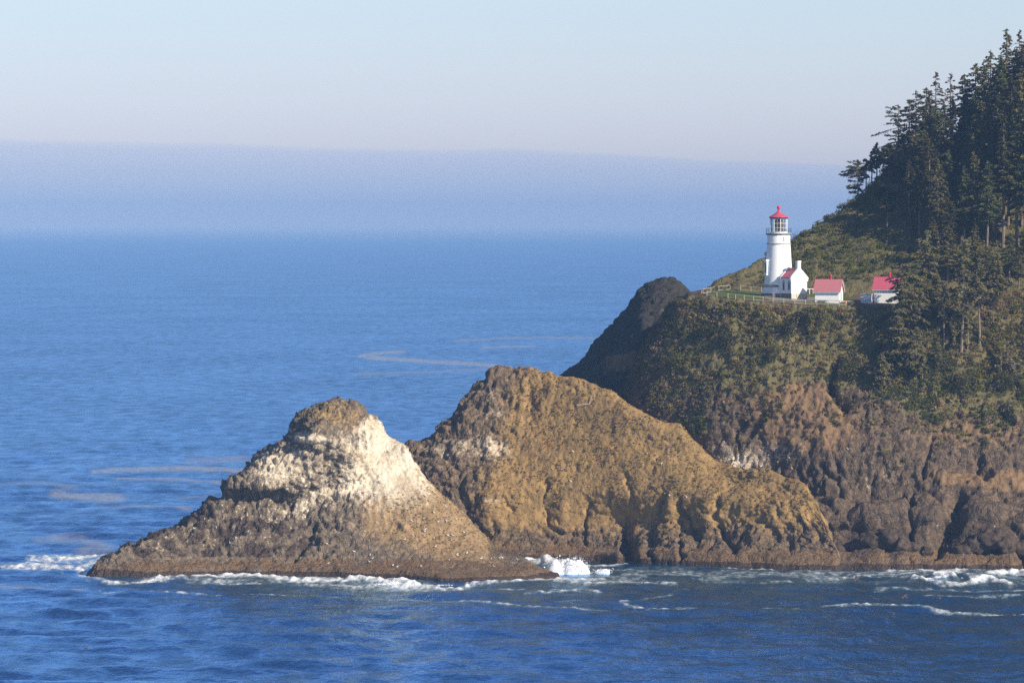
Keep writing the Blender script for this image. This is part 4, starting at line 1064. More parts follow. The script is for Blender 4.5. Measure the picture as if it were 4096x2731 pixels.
def build_oil_house(name, corner, loc_corner, label, rz=rad(-14), roof=None):
    """small gabled store; loc_corner: the front wall's corner, 'r' its right one or 'l' its left one"""
    L, W, H, R = 4.75, 4.3, 2.62, 2.05
    cx, cy, cz = corner
    lx = -L / 2 if loc_corner == 'r' else L / 2
    c, s = math.cos(rz), math.sin(rz)
    ox, oy = cx + c * lx - s * (W / 2), cy + s * lx + c * (W / 2)
    B = empty(name, (ox, oy, cz), rz)
    tag(B, label, 'building', 'small white red roofed oil houses')
    MB().prism([(-W / 2, -1.6), (W / 2, -1.6), (W / 2, H), (0, H + R - 0.1), (-W / 2, H)], 'x', -L / 2, L / 2).part('wall', M_WHITE, B)
    mb = MB()
    for sg in (-1, 1):
        k = (R) / (W / 2)
        e = W / 2 + 0.32
        mb.prism([(0, H + R), (sg * e, H - 0.32 * k), (sg * e, H - 0.32 * k + 0.1), (0, H + R + 0.12)], 'x', -L / 2 - 0.38, L / 2 + 0.38)
    rf = mb.part('roof', roof or M_RED, B)
    MB().box(-L / 2 - 0.36, L / 2 + 0.36, -W / 2 - 0.40, -W / 2 - 0.30, H - 0.50, H - 0.31).part('gutter', M_TRIM, rf)
    MB().lathe([(0.15, 0), (0.15, 0.50), (0.13, 0.52), (0.24, 0.62), (0.28, 0.74), (0.22, 0.88), (0.06, 0.94)], 14).part('roof_vent', M_REDCAP, rf, True, loc=(0.35, 0, H + R + 0.05))
    mb = MB()
    for sg in (-1, 1):
        k = R / (W / 2); e = W / 2 + 0.30
        mb.prism([(0, H + R - 0.22), (sg * e, H - 0.30 * k - 0.2), (sg * e, H - 0.30 * k - 0.004), (0, H + R - 0.004)], 'x', L / 2 + 0.30, L / 2 + 0.365)
    mb.part('bargeboard', M_WHITE, B)
    d = MB().box(L / 2 - 0.05, L / 2 + 0.05, -0.55, 0.55, 0.0, 2.15).part('door', M_TRIM, B)
    MB().tube((L / 2 + 0.05, 0.4, 1.0), (L / 2 + 0.1, 0.4, 1.0), 0.03).part('handle', M_DARK, d)
    return B
c1 = seen(3356, 1213); c2 = seen(3497, 1209)
oil_house = build_oil_house('oil_house', (c1.x, c1.y, c1.z - 0.03), 'r', 'white oil house with weathered pink roof and bench against its front wall', roof=M_PINK)
oil_house_far = build_oil_house('oil_house', (c2.x, c2.y, c2.z + 0.25), 'l', 'red roofed oil house half hidden behind the big front spruce')

# blue grey utility cabinet between the two oil houses
c3 = seen(3446, 1211)
cab = empty('utility_shed', (c3.x + 1.05, c3.y + 0.8, c3.z), rad(-14))
tag(cab, 'pale blue grey box shed with a flat lid beside the half hidden oil house', 'shed')
M_SHED = painted('shed_paint', (0.46, 0.52, 0.60), (0.34, 0.38, 0.44), 0.5)
MB().box(-1.02, 1.02, -0.75, 0.75, -0.8, 1.74).part('shed_wall', M_SHED, cab)
MB().box(-1.1, 1.1, -0.85, 0.85, 1.74, 1.84).part('lid', M_TRIM, cab)
dd = MB().box(-0.02, 0.9, -0.80, -0.74, 0.05, 1.65).part('door', M_SHED, cab)
MB().tube((0.1, -0.80, 0.85), (0.1, -0.86, 0.85), 0.04).part('handle', M_DARK, dd)
# ================================================================== TREES AND SHRUBS
def bark_mat():
    m = NT('conifer_bark')
    n = m.noise(m.coord((3, 3, 0.7)), 2.0, 4, 0.65)
    return m.base(m.mix(m.ramp(n, 0.35, 0.65), (0.09, 0.065, 0.045), (0.26, 0.20, 0.15)), 0.9, 0.1)
def leaf_mat(name, a, b, c, scale=0.55, trans=0.34):
    m = NT(name)
    n1 = m.noise(m.coord(), scale, 3, 0.6)
    n2 = m.noise(m.coord(), 4.5, 2, 0.6)
    col = m.mix(m.ramp(n1, 0.36, 0.64), a, b)
    col = m.mix(m.math('MULTIPLY', m.ramp(n2, 0.48, 0.74), 0.6), col, c)
    d = m.new('ShaderNodeBsdfDiffuse'); t = m.new('ShaderNodeBsdfTranslucent'); mx = m.new('ShaderNodeMixShader')
    m.put(d.inputs['Color'], col); m.put(t.inputs['Color'], col)
    mx.inputs[0].default_value = trans
    m.put(mx.inputs[1], d.outputs[0]); m.put(mx.inputs[2], t.outputs[0])
    m.put(m.n['Material Output'].inputs['Surface'], mx.outputs[0])
    m.n.remove(m.b)
    return m.mat
M_BARK = bark_mat()
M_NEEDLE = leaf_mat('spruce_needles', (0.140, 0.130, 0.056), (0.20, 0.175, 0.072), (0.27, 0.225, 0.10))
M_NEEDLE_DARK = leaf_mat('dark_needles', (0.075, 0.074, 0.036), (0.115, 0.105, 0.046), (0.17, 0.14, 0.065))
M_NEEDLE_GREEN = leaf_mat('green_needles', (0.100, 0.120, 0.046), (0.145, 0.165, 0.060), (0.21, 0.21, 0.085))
M_NEEDLE_LIT = leaf_mat('sunlit_needles', (0.175, 0.160, 0.078), (0.235, 0.205, 0.095), (0.30, 0.25, 0.12))  # needle colours brightened so the front spruces look sunlit
M_NEEDLE_RED = leaf_mat('rusty_needles', (0.105, 0.062, 0.042), (0.140, 0.085, 0.055), (0.16, 0.11, 0.065))

def spruce(h, bare, rmax, seed, mat, nb=90, tufts=70, lean=None, dead=0.0, flat=0.0, blunt=0.0, tsize=0.50, trunk_r=None):
    """one conifer: (trunk mesh, crown mesh). bare: clear part of the trunk; lean: (azimuth, amount) the windswept side; dead: share of bare branches"""
    r = np.random.default_rng(seed)
    tr = trunk_r or 0.011 * h + 0.06
    mb = MB()
    bend = r.normal(0, 0.012 * h, 2)
    def axis(t): return np.array([bend[0] * math.sin(t * 2.4), bend[1] * math.sin(t * 2.0), h * t])
    ts = np.linspace(-0.06, 1, 12)
    seg = 8
    ring = []
    for t in ts:
        c = axis(max(t, 0)); c[2] = h * t
        rr = tr * (1 - max(t, 0)) ** 0.8 + 0.02 + (0.25 * tr if t <= 0 else 0)
        ring += [(c[0] + rr * math.cos(2 * math.pi * i / seg), c[1] + rr * math.sin(2 * math.pi * i / seg), c[2]) for i in range(seg)]
    mb.add(ring, [(k * seg + i, k * seg + (i + 1) % seg, (k + 1) * seg + (i + 1) % seg, (k + 1) * seg + i) for k in range(len(ts) - 1) for i in range(seg)])
    P_, D_, S_, N_ = [], [], [], []
    for k in range(nb):
        t = bare + (1 - bare) * (k + r.random()) / nb
        q = (t - bare) / (1 - bare)
        az = r.random() * 2 * math.pi
        prof = min(1.0, 0.35 + q * 2.2) * ((1 - q) ** (0.75 - 0.35 * blunt)) + 0.05
        L = rmax * prof * r.uniform(0.55, 1.15)
        if lean is not None: L *= 1 + lean[1] * math.cos(az - lean[0])
        if L < 0.25: L = 0.25
        rise = r.normal(0.10, 0.14) + 0.55 * max(0, q - 0.55) - flat * 0.1
        base = axis(t)
        d = np.array([math.cos(az), math.sin(az), 0.0])
        side = np.array([-d[1], d[0], 0.0])
        def bp(s): return base + d * L * s + np.array([0, 0, L * (rise * s - 0.30 * s * s * (1 - flat))])
        isdead = r.random() < dead
        if isdead: L *= 0.55
        pts = [bp(s) for s in (0, 0.4, 0.8, 1.0)]
        br = 0.012 * L + 0.018 + (0.02 if isdead else 0)
        for i in range(3): mb.tube(pts[i], pts[i + 1], br * (1 - i * 0.25), br * (0.75 - i * 0.22), seg=4)
        if isdead: continue
        n = max(8, int(1.3 * tufts * (L / rmax) ** 1.15))
        s = r.random(n) ** 0.75 * 0.86 + 0.16
        s = np.clip(s, 0, 1.05)
        wdt = 0.40 * L * np.sin(np.clip(s, 0, 1) * math.pi * 0.92 + 0.12) * 0.8 + 0.08
        lat = r.normal(0, 0.5, n) * wdt
        pos = base[None] + d[None] * (L * s)[:, None] + side[None] * lat[:, None]
        pos[:, 2] += L * (rise * s - 0.30 * s * s * (1 - flat)) - 0.22 * np.abs(lat) + r.normal(0, 0.09, n)
        dirv = d[None] * r.uniform(0.5, 1, n)[:, None] + side[None] * (np.sign(lat) * r.uniform(0.1, 0.8, n))[:, None] + np.stack([r.normal(0, .25, n), r.normal(0, .25, n), r.normal(-0.12, .28, n)], 1)
        P_.append(pos); D_.append(dirv); S_.append(tsize * r.uniform(0.6, 1.25, n)); N_.append(np.tile(side, (n, 1)) + r.normal(0, 0.45, (n, 3)))
    # leader
    n = 14
    zt = r.uniform(0.93, 1.015, n) * h
    P_.append(np.stack([axis(1)[0] + r.normal(0, 0.06, n), axis(1)[1] + r.normal(0, .06, n), zt], 1)); D_.append(np.stack([r.normal(0, .4, n), r.normal(0, .4, n), np.ones(n)], 1)); S_.append(np.full(n, tsize * 0.7)); N_.append(r.normal(0, 1, (n, 3)))
    P_, D_, S_, N_ = map(np.concatenate, (P_, D_, S_, N_))
    trunk = mb.mesh('trunk', M_BARK)
    return trunk, leaf_quads('crown', P_, D_, N_, S_, mat, 0.52)

def leaf_quads(name, p, d, n, s, mat, ratio=0.6, attrs=None):
    d = d / (np.linalg.norm(d, axis=1)[:, None] + 1e-9)
    b = n - d * (n * d).sum(1)[:, None]
    b /= np.linalg.norm(b, axis=1)[:, None] + 1e-9
    a = d * s[:, None]; c = b * (s * ratio)[:, None]
    v = np.stack([p - a * 0.6, p + c * 0.6 - a * 0.05, p + a * 0.6, p - c * 0.6 - a * 0.05], 1).reshape(-1, 3)
    f = np.arange(len(v)).reshape(-1, 4)
    at = None
    if attrs is not None: at = {'tint': np.repeat(attrs, 4, axis=0)}
    return mesh_from(name, v, f, mat, smooth=False, attrs=at)

def plant(name, meshes, at, label, cat='tree', group=None, rz=0.0, scale=1.0):
    o = empty(name, at, rz)
    o.scale = (scale, scale, scale)
    tag(o, label, cat, group)
    link('trunk', meshes[0], o); link('crown', meshes[1], o)
    return o

def at_px(fx, y):
    x = (fx / 4 - 512) * y / F
    return x, y, ground(x, y)
def top_h(fx_base_y, top):
    """tree height so that a tree standing at (x, y, z) reaches a row of the photograph"""
    x, y, z = fx_base_y
    return CAM_Z - (top / 4 - HORIZ) * y / F - z

W_LEAN = (math.pi, 0.45)          # the wind has pushed the crowns seaward
TREES = []
# --- skyline trees, left to right: photo column, distance, top row, bare share, crown radius, label
SKY = [
    (3433, 1092, 640, 0.18, 3.4, dict(lean=(math.pi, 0.6), blunt=0.9, flat=0.7, nb=46, tufts=60), 'lowest spruce of the skyline, flat windswept limbs reaching seaward'),
    (3464, 1094, 636, 0.45, 2.2, dict(blunt=0.8, flat=0.6, nb=34, tufts=50, lean=(math.pi, 0.4)), 'slim spruce just right of the lowest windswept skyline tree'),
    (3486, 1095, 606, 0.45, 1.9, dict(nb=40, tufts=45), 'small skyline spruce with a clear thin stem, third from the left'),
    (3507, 1096, 570, 0.42, 2.2, dict(nb=46, tufts=50), 'pointed skyline spruce on a bare stem, fourth from the left'),
    (3532, 1097, 592, 0.45, 2.3, dict(nb=44, tufts=50, blunt=0.5), 'dark skyline spruce with bare lower stem, fifth from the left'),
    (3556, 1097, 575, 0.40, 2.2, dict(nb=44, tufts=50, blunt=0.4), 'thin skyline spruce leaning on the tall open trio, sixth from the left'),
    (3592, 1099, 422, 0.06, 4.4, dict(lean=(math.pi, 0.5), flat=0.7, blunt=0.9, nb=60, tufts=62, dead=0.12), 'left tree of the tall open trio, long level limbs against the sky'),
    (3630, 1099, 400, 0.08, 3.6, dict(flat=0.6, blunt=0.8, nb=56, tufts=58, dead=0.15), 'middle tree of the tall open trio on the skyline'),
    (3662, 1100, 364, 0.06, 4.2, dict(flat=0.5, blunt=0.6, nb=64, tufts=60, dead=0.1), 'right and tallest tree of the open trio on the skyline'),
    (3705, 1101, 352, 0.10, 4.0, dict(blunt=0.4, nb=90, tufts=64), 'full skyline spruce between the open trio and the rusty topped pair'),
    (3744, 1101, 290, 0.10, 4.2, dict(mat='red', nb=86, tufts=34, dead=0.25), 'rusty brown topped spruce on the skyline, left of the pair'),
    (3806, 1102, 296, 0.12, 4.2, dict(mat='red', nb=86, tufts=34, dead=0.25), 'rusty brown topped spruce on the skyline, right of the pair'),
    (3855, 1103, 300, 0.12, 4.6, dict(nb=100, tufts=74, blunt=0.3), 'dense skyline spruce right beside the rusty topped pair'),
    (3905, 1103, 255, 0.12, 4.8, dict(nb=110, tufts=76, blunt=0.2), 'dense skyline spruce on the rising edge, second right of the rusty pair'),
    (3958, 1104, 205, 0.12, 4.8, dict(nb=110, tufts=76, blunt=0.2), 'dense skyline spruce just below the highest tree'),
    (4028, 1105, 116, 0.10, 5.4, dict(nb=130, tufts=84), 'highest spruce, its pointed top above all others near the right edge'),
    (4078, 1106, 122, 0.10, 4.8, dict(nb=120, tufts=40, mat='red', dead=0.2), 'rusty topped spruce right of the highest tree'),
    (4128, 1107, 150, 0.10, 5.0, dict(nb=110, tufts=74), 'spruce cut by the right edge of the view, top of the stand'),
]
sd = 100
for fx, y, top, bare, rm, kw, lb in SKY:
    sd += 1
    kw = dict(kw); red = kw.pop('mat', None)
    g = at_px(fx, y); h = top_h(g, top)
    if h < 3: continue
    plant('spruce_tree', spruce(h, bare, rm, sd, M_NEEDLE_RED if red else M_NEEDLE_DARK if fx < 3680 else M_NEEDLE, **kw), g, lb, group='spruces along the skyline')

# --- the stand on the slope below the skyline: six tree shapes, copied with their trunks and crowns
KINDS = [spruce(22, 0.22, 4.5, 201, M_NEEDLE, nb=125, tufts=104), spruce(22, 0.34, 4.2, 202, M_NEEDLE_GREEN, nb=110, tufts=98, dead=0.08), spruce(22, 0.18, 4.9, 203, M_NEEDLE, nb=135, tufts=106, blunt=0.4),
         spruce(22, 0.42, 3.9, 204, M_NEEDLE_DARK, nb=95, tufts=98, dead=0.12), spruce(22, 0.28, 4.7, 205, M_NEEDLE_GREEN, nb=120, tufts=100, lean=(math.pi, 0.35)), spruce(22, 0.32, 4.3, 206, M_NEEDLE_DARK, nb=110, tufts=100, blunt=0.7)]
sil = lambda fx: np.interp(fx, [3560, 3590, 3660, 3743, 3805, 3850, 3900, 3955, 4030, 4100, 4300], [590, 430, 380, 330, 340, 330, 280, 235, 150, 140, 120])
ROWS = [(1094, [(3700, 1, 30), (3755, 1, 70), (3812, 1, 40), (3870, 1, 40), (3930, 1, 20), (3990, 1, 40), (4060, 1, 40), (4115, 1, 30), (4180, 1, 20)], 'uppermost row of the stand'),
        (1085, [(3672, 1, 120), (3728, 1, 110), (3782, 1, 80), (3842, 1, 120), (3900, 1, 90), (3960, 1, 130), (4020, 1, 100), (4085, 1, 70), (4150, 1, 60)], 'second row of the stand'),
        (1076, [(3700, 1, 230), (3752, 1, 190), (3808, 1, 150), (3868, 1, 200), (3930, 1, 160), (3992, 1, 210), (4050, 1, 150), (4112, 1, 130), (4180, 1, 100)], 'third row of the stand'),
        (1067, [(3745, 1, 330), (3790, 1, 250), (3850, 1, 290), (3905, 1, 240), (3968, 1, 300), (4030, 1, 250), (4090, 1, 200), (4150, 1, 180)], 'fourth row of the stand'),
        (1058.5, [(3800, 1, 430), (3862, 1, 370), (3895, 1, 330), (3945, 1, 400), (4008, 1, 330), (4062, 1, 300), (4105, 1, 260), (4170, 1, 240)], 'lowest row of the stand')]
ORD = ['first', 'second', 'third', 'fourth', 'fifth', 'sixth', 'seventh', 'eighth', 'ninth', 'tenth', 'eleventh']
rr = random.Random(5)
kk = 0
for y, items, rowname in ROWS:
    for i, (fx, sc, drop) in enumerate(items):
        g = at_px(fx + rr.uniform(-8, 8), y + rr.uniform(-2.5, 2.5))
        h = top_h(g, sil(fx) + drop + rr.uniform(-25, 25))
        h = min(max(h, 9), 34)
        s = h / 22.0
        o = empty('spruce_tree', g, rr.uniform(0, 6.28))
        o.scale = (s * rr.uniform(0.88, 1.1), s * rr.uniform(0.88, 1.1), s)
        trunk, crown = KINDS[kk % 6]; kk += 1 + (i % 2)
        tag(o, '%s spruce from the left in the %s on the shaded hillside' % (ORD[i], rowname), 'tree', 'spruces of the hillside stand')
        link('trunk', trunk, o); link('crown', crown, o)

# --- single trees on the slope in front
def front(fx, fy_base, top, bare, rm, label, seed, mat=None, back=0.0, **kw):
    p = seen(fx, fy_base)
    if back:
        p = Vector((p.x * (p.y + back) / p.y, p.y + back, 0)); p.z = ground(p.x, p.y)
    h = top_h((p.x, p.y, p.z), top)
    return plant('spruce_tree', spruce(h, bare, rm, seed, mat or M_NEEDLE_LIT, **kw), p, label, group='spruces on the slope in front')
front(3703, 1235, 925, 0.05, 3.9, 'broad sunlit spruce behind the bushy one, above the half hidden oil house', 301, back=6, nb=120, tufts=90, blunt=0.8)
front(3634, 1330, 1056, 0.02, 4.6, 'bushy spruce covering the right half of the far oil house', 302, nb=140, tufts=96, blunt=1.7)
front(3592, 1500, 1260, 0.0, 3.9, 'low bushy spruce on the slope below the far oil house', 303, nb=110, tufts=90, blunt=0.7)
front(3668, 1520, 1310, 0.12, 3.4, 'low spruce with a pale crooked stem right of the low bushy one', 304, nb=80, tufts=76, blunt=0.6, dead=0.12)
front(3845, 1405, 945, 0.34, 4.2, 'tall spruce on a long bare trunk, seaward one of the two tallest on the slope', 305, nb=120, tufts=84, dead=0.2)
front(3919, 1370, 1035, 0.46, 3.6, 'tall thin spruce on a bare trunk, landward one of the two tallest on the slope', 306, nb=96, tufts=64, dead=0.25)
front(3776, 1376, 1150, 0.42, 2.4, 'slim spruce left of the tall bare trunks, its lower stem clear', 307, nb=60, tufts=46, dead=0.3)
front(3870, 1402, 1228, 0.30, 2.3, 'nearly bare snag with few tufts standing between the two tall trunks', 308, nb=40, tufts=24, dead=0.6)
front(3820, 1395, 1240, 0.10, 2.4, 'small grey spruce just left of the tallest front trunk', 309, nb=60, tufts=50, dead=0.25)
front(3525, 1560, 1415, 0.0, 2.7, 'rounded young spruce at the left foot of the shaded gully', 310, nb=80, tufts=70, blunt=0.8)
front(3750, 1465, 1385, 0.1, 1.6, 'small crooked spruce low on the slope below the slim one', 311, nb=40, tufts=40, dead=0.3)
front(3688, 1530, 1405, 0.35, 1.8, 'small half bare spruce with a pale stem, lowest on the slope', 312, nb=44, tufts=40, dead=0.3)
front(3560, 1455, 1275, 0.0, 2.8, 'dark spruce in shadow on the slope under the utility shed', 313, nb=90, tufts=76, blunt=0.6)
front(4005, 1500, 1400, 0.1, 1.5, 'grey half dead conifer among pale stems near the right edge, left of three', 314, nb=44, tufts=26, dead=0.55)
front(4030, 1490, 1375, 0.1, 1.7, 'grey half dead conifer among pale stems near the right edge, middle of three', 315, nb=44, tufts=28, dead=0.5)
front(4062, 1500, 1395, 0.1, 1.6, 'grey half dead conifer among pale stems near the right edge, right of three', 316, nb=44, tufts=26, dead=0.5)
front(3845, 1545, 1470, 0.1, 1.5, 'whitish leafless forked snag low on the slope', 317, nb=26, tufts=8, dead=0.9)
front(3985, 1195, 1010, 0.05, 3.0, 'young spruce at the foot of the stand beside the trail', 318, nb=90, tufts=76, back=3)
front(3745, 1225, 1090, 0.0, 2.8, 'young spruce behind the slim front spruce at the trail edge', 319, nb=90, tufts=76, back=4)

for k, (fx, y, top) in enumerate([(3528, 1080, 735), (3548, 1071, 765), (3562, 1088, 640), (3590, 1082, 640), (3612, 1090, 540), (3638, 1074, 640), (3655, 1084, 520), (3678, 1067, 640), (3694, 1076, 520), (3722, 1066, 560), (3752, 1060, 640)]):
    g = at_px(fx, y)
    h = top_h(g, top)
    o = empty('spruce_tree', g, rr.uniform(0, 6.28))
    sc = h / 22.0
    o.scale = (max(sc, 0.62) * 1.05, max(sc, 0.62) * 1.05, sc)
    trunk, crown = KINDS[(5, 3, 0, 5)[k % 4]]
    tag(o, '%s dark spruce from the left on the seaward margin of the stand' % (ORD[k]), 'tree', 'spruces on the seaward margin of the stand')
    link('trunk', trunk, o); link('crown', crown, o)
for k, (fx, fyb, top) in enumerate([(3740, 1090, 880), (3792, 1120, 900), (3850, 1130, 960), (3905, 1110, 900), (3950, 1140, 985), (4035, 1130, 930), (4075, 1150, 1010), (4110, 1120, 900)]):
    p = seen(fx, fyb)
    h = top_h((p.x, p.y, p.z), top)
    o = empty('spruce_tree', p, rr.uniform(0, 6.28))
    sc = h / 22.0
    o.scale = (sc * 1.35, sc * 1.35, sc)
    trunk, crown = KINDS[(0, 2, 4)[k % 3]]
    tag(o, '%s young spruce from the left under the tall trunks of the stand' % (ORD[k]), 'tree', 'young spruces under the stand')
    link('trunk', trunk, o); link('crown', crown, o)

# --- shrubs: bush domes of small leaves scattered over the green parts of the headland
def shrub_mat(name):
    m = NT(name)
    t = m.attr('tint')
    n = m.noise(m.coord(), 2.6, 3, 0.6)
    col = m.mix(m.ramp(n, 0.35, 0.68), m.mix(0.42, t, (0, 0, 0)), m.mix(0.18, t, (0.20, 0.17, 0.07)))
    d = m.new('ShaderNodeBsdfDiffuse'); tr = m.new('ShaderNodeBsdfTranslucent'); mx = m.new('ShaderNodeMixShader')
    m.put(d.inputs['Color'], col); m.put(tr.inputs['Color'], col)
    mx.inputs[0].default_value = 0.34
    m.put(mx.inputs[1], d.outputs[0]); m.put(mx.inputs[2], tr.outputs[0])
    m.put(m.n['Material Output'].inputs['Surface'], mx.outputs[0])
    m.n.remove(m.b)
    return m.mat
M_SHRUB = shrub_mat('shrub_leaves')

def shrubs(name, weight, count, leaves, size, colours, label, cat, seed, flat=0.75, leaf=0.26, bvh_v=None, bvh_f=None):
    """weight: function of (photo x, photo y, points, is hill) giving the cover 0..1"""
    r = np.random.default_rng(seed)
    V = HEAD_V if bvh_v is None else bvh_v
    Fc = HEAD_F if bvh_f is None else bvh_f
    a, b, c, d = (V[Fc[:, k]] for k in range(4))
    cen = (a + b + c + d) / 4
    area = np.linalg.norm(np.cross(c - a, d - b), axis=1) / 2
    nrm = np.cross(c - a, d - b); nrm /= np.linalg.norm(nrm, axis=1)[:, None] + 1e-9
    nrm *= np.sign(nrm[:, 2])[:, None] + 1e-9
    u, w = photo_xy(cen)
    wt = area * np.clip(weight(u, w, cen), 0, 1) * (((u > 2300) & (u < 4700)) if bvh_v is None else 1.0)
    wt /= wt.sum()
    i = r.choice(len(cen), count, p=wt)
    pos, nn = cen[i], nrm[i]
    rad_ = size * np.exp(r.normal(0, 0.35, count))
    tone = 1.3 * fbm(pos / 9.0 + seed, 3)
    pick = np.clip((tone + 0.5 + r.normal(0, 0.22, count)) * len(colours), 0, len(colours) - 1).astype(int)
    tint = np.array(colours)[pick] * np.exp(r.normal(0, 0.18, count))[:, None]
    m = leaves
    q = r.normal(size=(count, m, 3))
    q /= np.linalg.norm(q, axis=2)[:, :, None]
    q = q + nn[:, None, :] * 0.35 + np.array([0, 0, 0.35])
    q /= np.linalg.norm(q, axis=2)[:, :, None] + 1e-9
    rr_ = rad_[:, None] * (1 - 0.35 * r.random((count, m)) ** 2)
    p = pos[:, None, :] + q * rr_[:, :, None] * np.array([1, 1, flat])
    n = q + r.normal(0, 0.55, (count, m, 3))
    dd = np.cross(n, r.normal(size=(count, m, 3)))
    p, n, dd = p.reshape(-1, 3), n.reshape(-1, 3), dd.reshape(-1, 3)
    s = leaf * np.exp(r.normal(0, 0.3, len(p)))
    b2 = np.cross(n, dd)
    me = leaf_quads(name, p, dd, b2, s, M_SHRUB, 0.75, np.repeat(tint, m, axis=0))
    o = link(name, me)
    tag(o, label, cat, kind='stuff')
    return o
EDGE_PX = lambda u: np.interp(u, [2380, 2506, 2590, 2647, 2717, 2755, 2805, 2912, 3092, 3222, 3357, 3500, 3900, 4400], [1850, 1640, 1440, 1340, 1236, 1198, 1190, 1202, 1218, 1226, 1230, 1234, 1244, 1252])
def on_front(u, w, c): return np.maximum((c[:, 1] < 1046) * sstep(0, 14, w - EDGE_PX(u)), 0.8 * (u < 2745) * (c[:, 1] < 1058) * (c[:, 2] < 49.5))
def w_green(u, w, c):
    cover = sstep(1680, 1480, w + 240 * fbm(c / 8 + 2, 3)) + 0.75 * sstep(1800, 1620, w + 240 * fbm(c / 7 + 12, 3)) * sstep(3450, 3600, u) + 0.7 * blob(u, w, 2780, 1680, 150, 70, 25) + 0.5 * blob(u, w, 3570, 1790, 45, 60)
    cover *= 1 - 0.95 * blob(u, w, 3230, 1590, 150, 110) - 0.5 * blob(u, w, 3080, 1560, 90, 70)
    cover *= 1 - 0.9 * np.exp(-(line_dist(u, w, [(3330, 1470), (3322, 1540), (3345, 1590), (3382, 1634)]) / 14) ** 2)
    return cover * on_front(u, w, c) * (0.10 + 0.90 * sstep(-0.06, 0.20, fbm(c / 6.5 + 7, 3)))
def w_brown(u, w, c):
    return (0.9 * blob(u, w, 3050, 1240, 330, 40) + 0.6 * blob(u, w, 2850, 1260, 100, 50) + 0.5 * blob(u, w, 3200, 1310, 200, 60) + 0.8 * blob(u, w, 4000, 1330, 160, 70) + 0.3 * sstep(1780, 1600, w) + 0.5 * blob(u, w, 2640, 1560, 120, 120)) * on_front(u, w, c) * (1 - 0.8 * blob(u, w, 3230, 1590, 130, 90))
def w_hill(u, w, c):
    return (c[:, 1] > 1052) * sstep(52.6, 53.6, c[:, 2] + 0 * u) * (u > 3060) * (1 - 0.25 * sstep(3560, 3760, u))
def w_hill_left(u, w, c): return (c[:, 1] > 1052) * (u <= 3090) * (u > 2780) * sstep(1090, 1130, w + 0.15 * (u - 2900))
def w_trail(u, w, c): return (c[:, 1] < 1056) * (c[:, 1] > 1012) * (u > 3590) * (0.9 * sstep(1180, 1215, w) * (w < 1262) + 0.45 * sstep(1120, 1150, w) * (w < 1200) * (u > 3700))
GREENS = [(0.100, 0.115, 0.040), (0.150, 0.155, 0.048), (0.200, 0.195, 0.052), (0.130, 0.115, 0.052), (0.235, 0.200, 0.066)]
BROWNS = [(0.252, 0.168, 0.084), (0.348, 0.228, 0.120), (0.204, 0.156, 0.066), (0.396, 0.270, 0.150)]
LUSH = [(0.125, 0.150, 0.038), (0.170, 0.190, 0.042), (0.145, 0.150, 0.045), (0.215, 0.215, 0.052), (0.175, 0.150, 0.058)]
shrubs('undergrowth', w_green, 4300, 62, 0.62, GREENS, 'olive green scrub covering the upper cliff slope', 'undergrowth', 41, flat=0.5, leaf=0.19)
shrubs('bracken', w_brown, 2200, 46, 0.45, BROWNS, 'dry brown bracken and grass on the slope under the fence', 'bracken', 42, leaf=0.22)
shrubs('hillside_scrub', w_hill, 3600, 80, 0.95, LUSH, 'bright green scrub on the hillside behind the oil houses', 'undergrowth', 43, flat=0.6, leaf=0.21)
shrubs('hillside_scrub', w_hill_left, 500, 50, 0.5, LUSH, 'low green scrub on the rocky shoulder seaward of the tower', 'undergrowth', 44, leaf=0.2)
shrubs('trailside_scrub', w_trail, 900, 55, 0.62, GREENS + BROWNS[:2], 'mixed scrub along the trail right of the half hidden oil house', 'undergrowth', 45, leaf=0.22)

# --- single bushes that stand out from the scrub
def bush(fx, fy, r0, tint, label, seed, leaves=900):
    p = seen(fx, fy)
    r = np.random.default_rng(seed)
    o = empty('bush', p)
    tag(o, label, 'bush', 'single bushes on the cliff slope')
    mb = MB()
    for k in range(7):
        a = r.random() * 6.28; q = (math.cos(a) * r0 * 0.6, math.sin(a) * r0 * 0.6, r0 * r.uniform(0.6, 1.1))
        mb.tube((0, 0, -0.5), q, 0.05, 0.02, 5)
    mb.part('stems', M_BARK, o)
    c = r.normal(0, 0.45, (9, 3)) * r0 + np.array([0, 0, 0.7 * r0])
    c[:, 2] = np.abs(c[:, 2])
    k = r.integers(0, 9, leaves)
    q = r.normal(size=(leaves, 3)); q /= np.linalg.norm(q, axis=1)[:, None]
    pos = c[k] + q * (r0 * 0.55 * r.uniform(0.7, 1.05, leaves))[:, None]
    n = q + r.normal(0, 0.5, (leaves, 3))
    dd = np.cross(n, r.normal(size=(leaves, 3)))
    t = np.array(tint)[None] * np.exp(r.normal(0, 0.2, leaves))[:, None]
    link('foliage', leaf_quads('foliage', pos, dd, np.cross(n, dd), 0.26 * np.exp(r.normal(0, .3, leaves)), M_SHRUB, 0.75, t), o)
bush(2830, 1345, 2.6, (0.06, 0.066, 0.03), 'large dark bush below the left part of the lawn fence', 601)
bush(2895, 1385, 2.3, (0.055, 0.06, 0.03), 'dark bush right of the large one on the left of the slope', 602)
bush(2700, 1480, 2.2, (0.14, 0.135, 0.04), 'yellow green bush near the left edge of the cliff slope', 603)
bush(3165, 1330, 2.1, (0.06, 0.064, 0.03), 'dark bush in the middle of the slope under the nearer oil house', 604)
bush(3225, 1300, 1.7, (0.07, 0.07, 0.03), 'small dark bush just below the nearer oil house fence', 605)
bush(3420, 1500, 3.0, (0.13, 0.125, 0.045), 'big rounded olive bush right of the dark gully', 606, 1500)
bush(3090, 1440, 2.0, (0.15, 0.14, 0.04), 'bright olive bush above the reddish bare scar', 607)
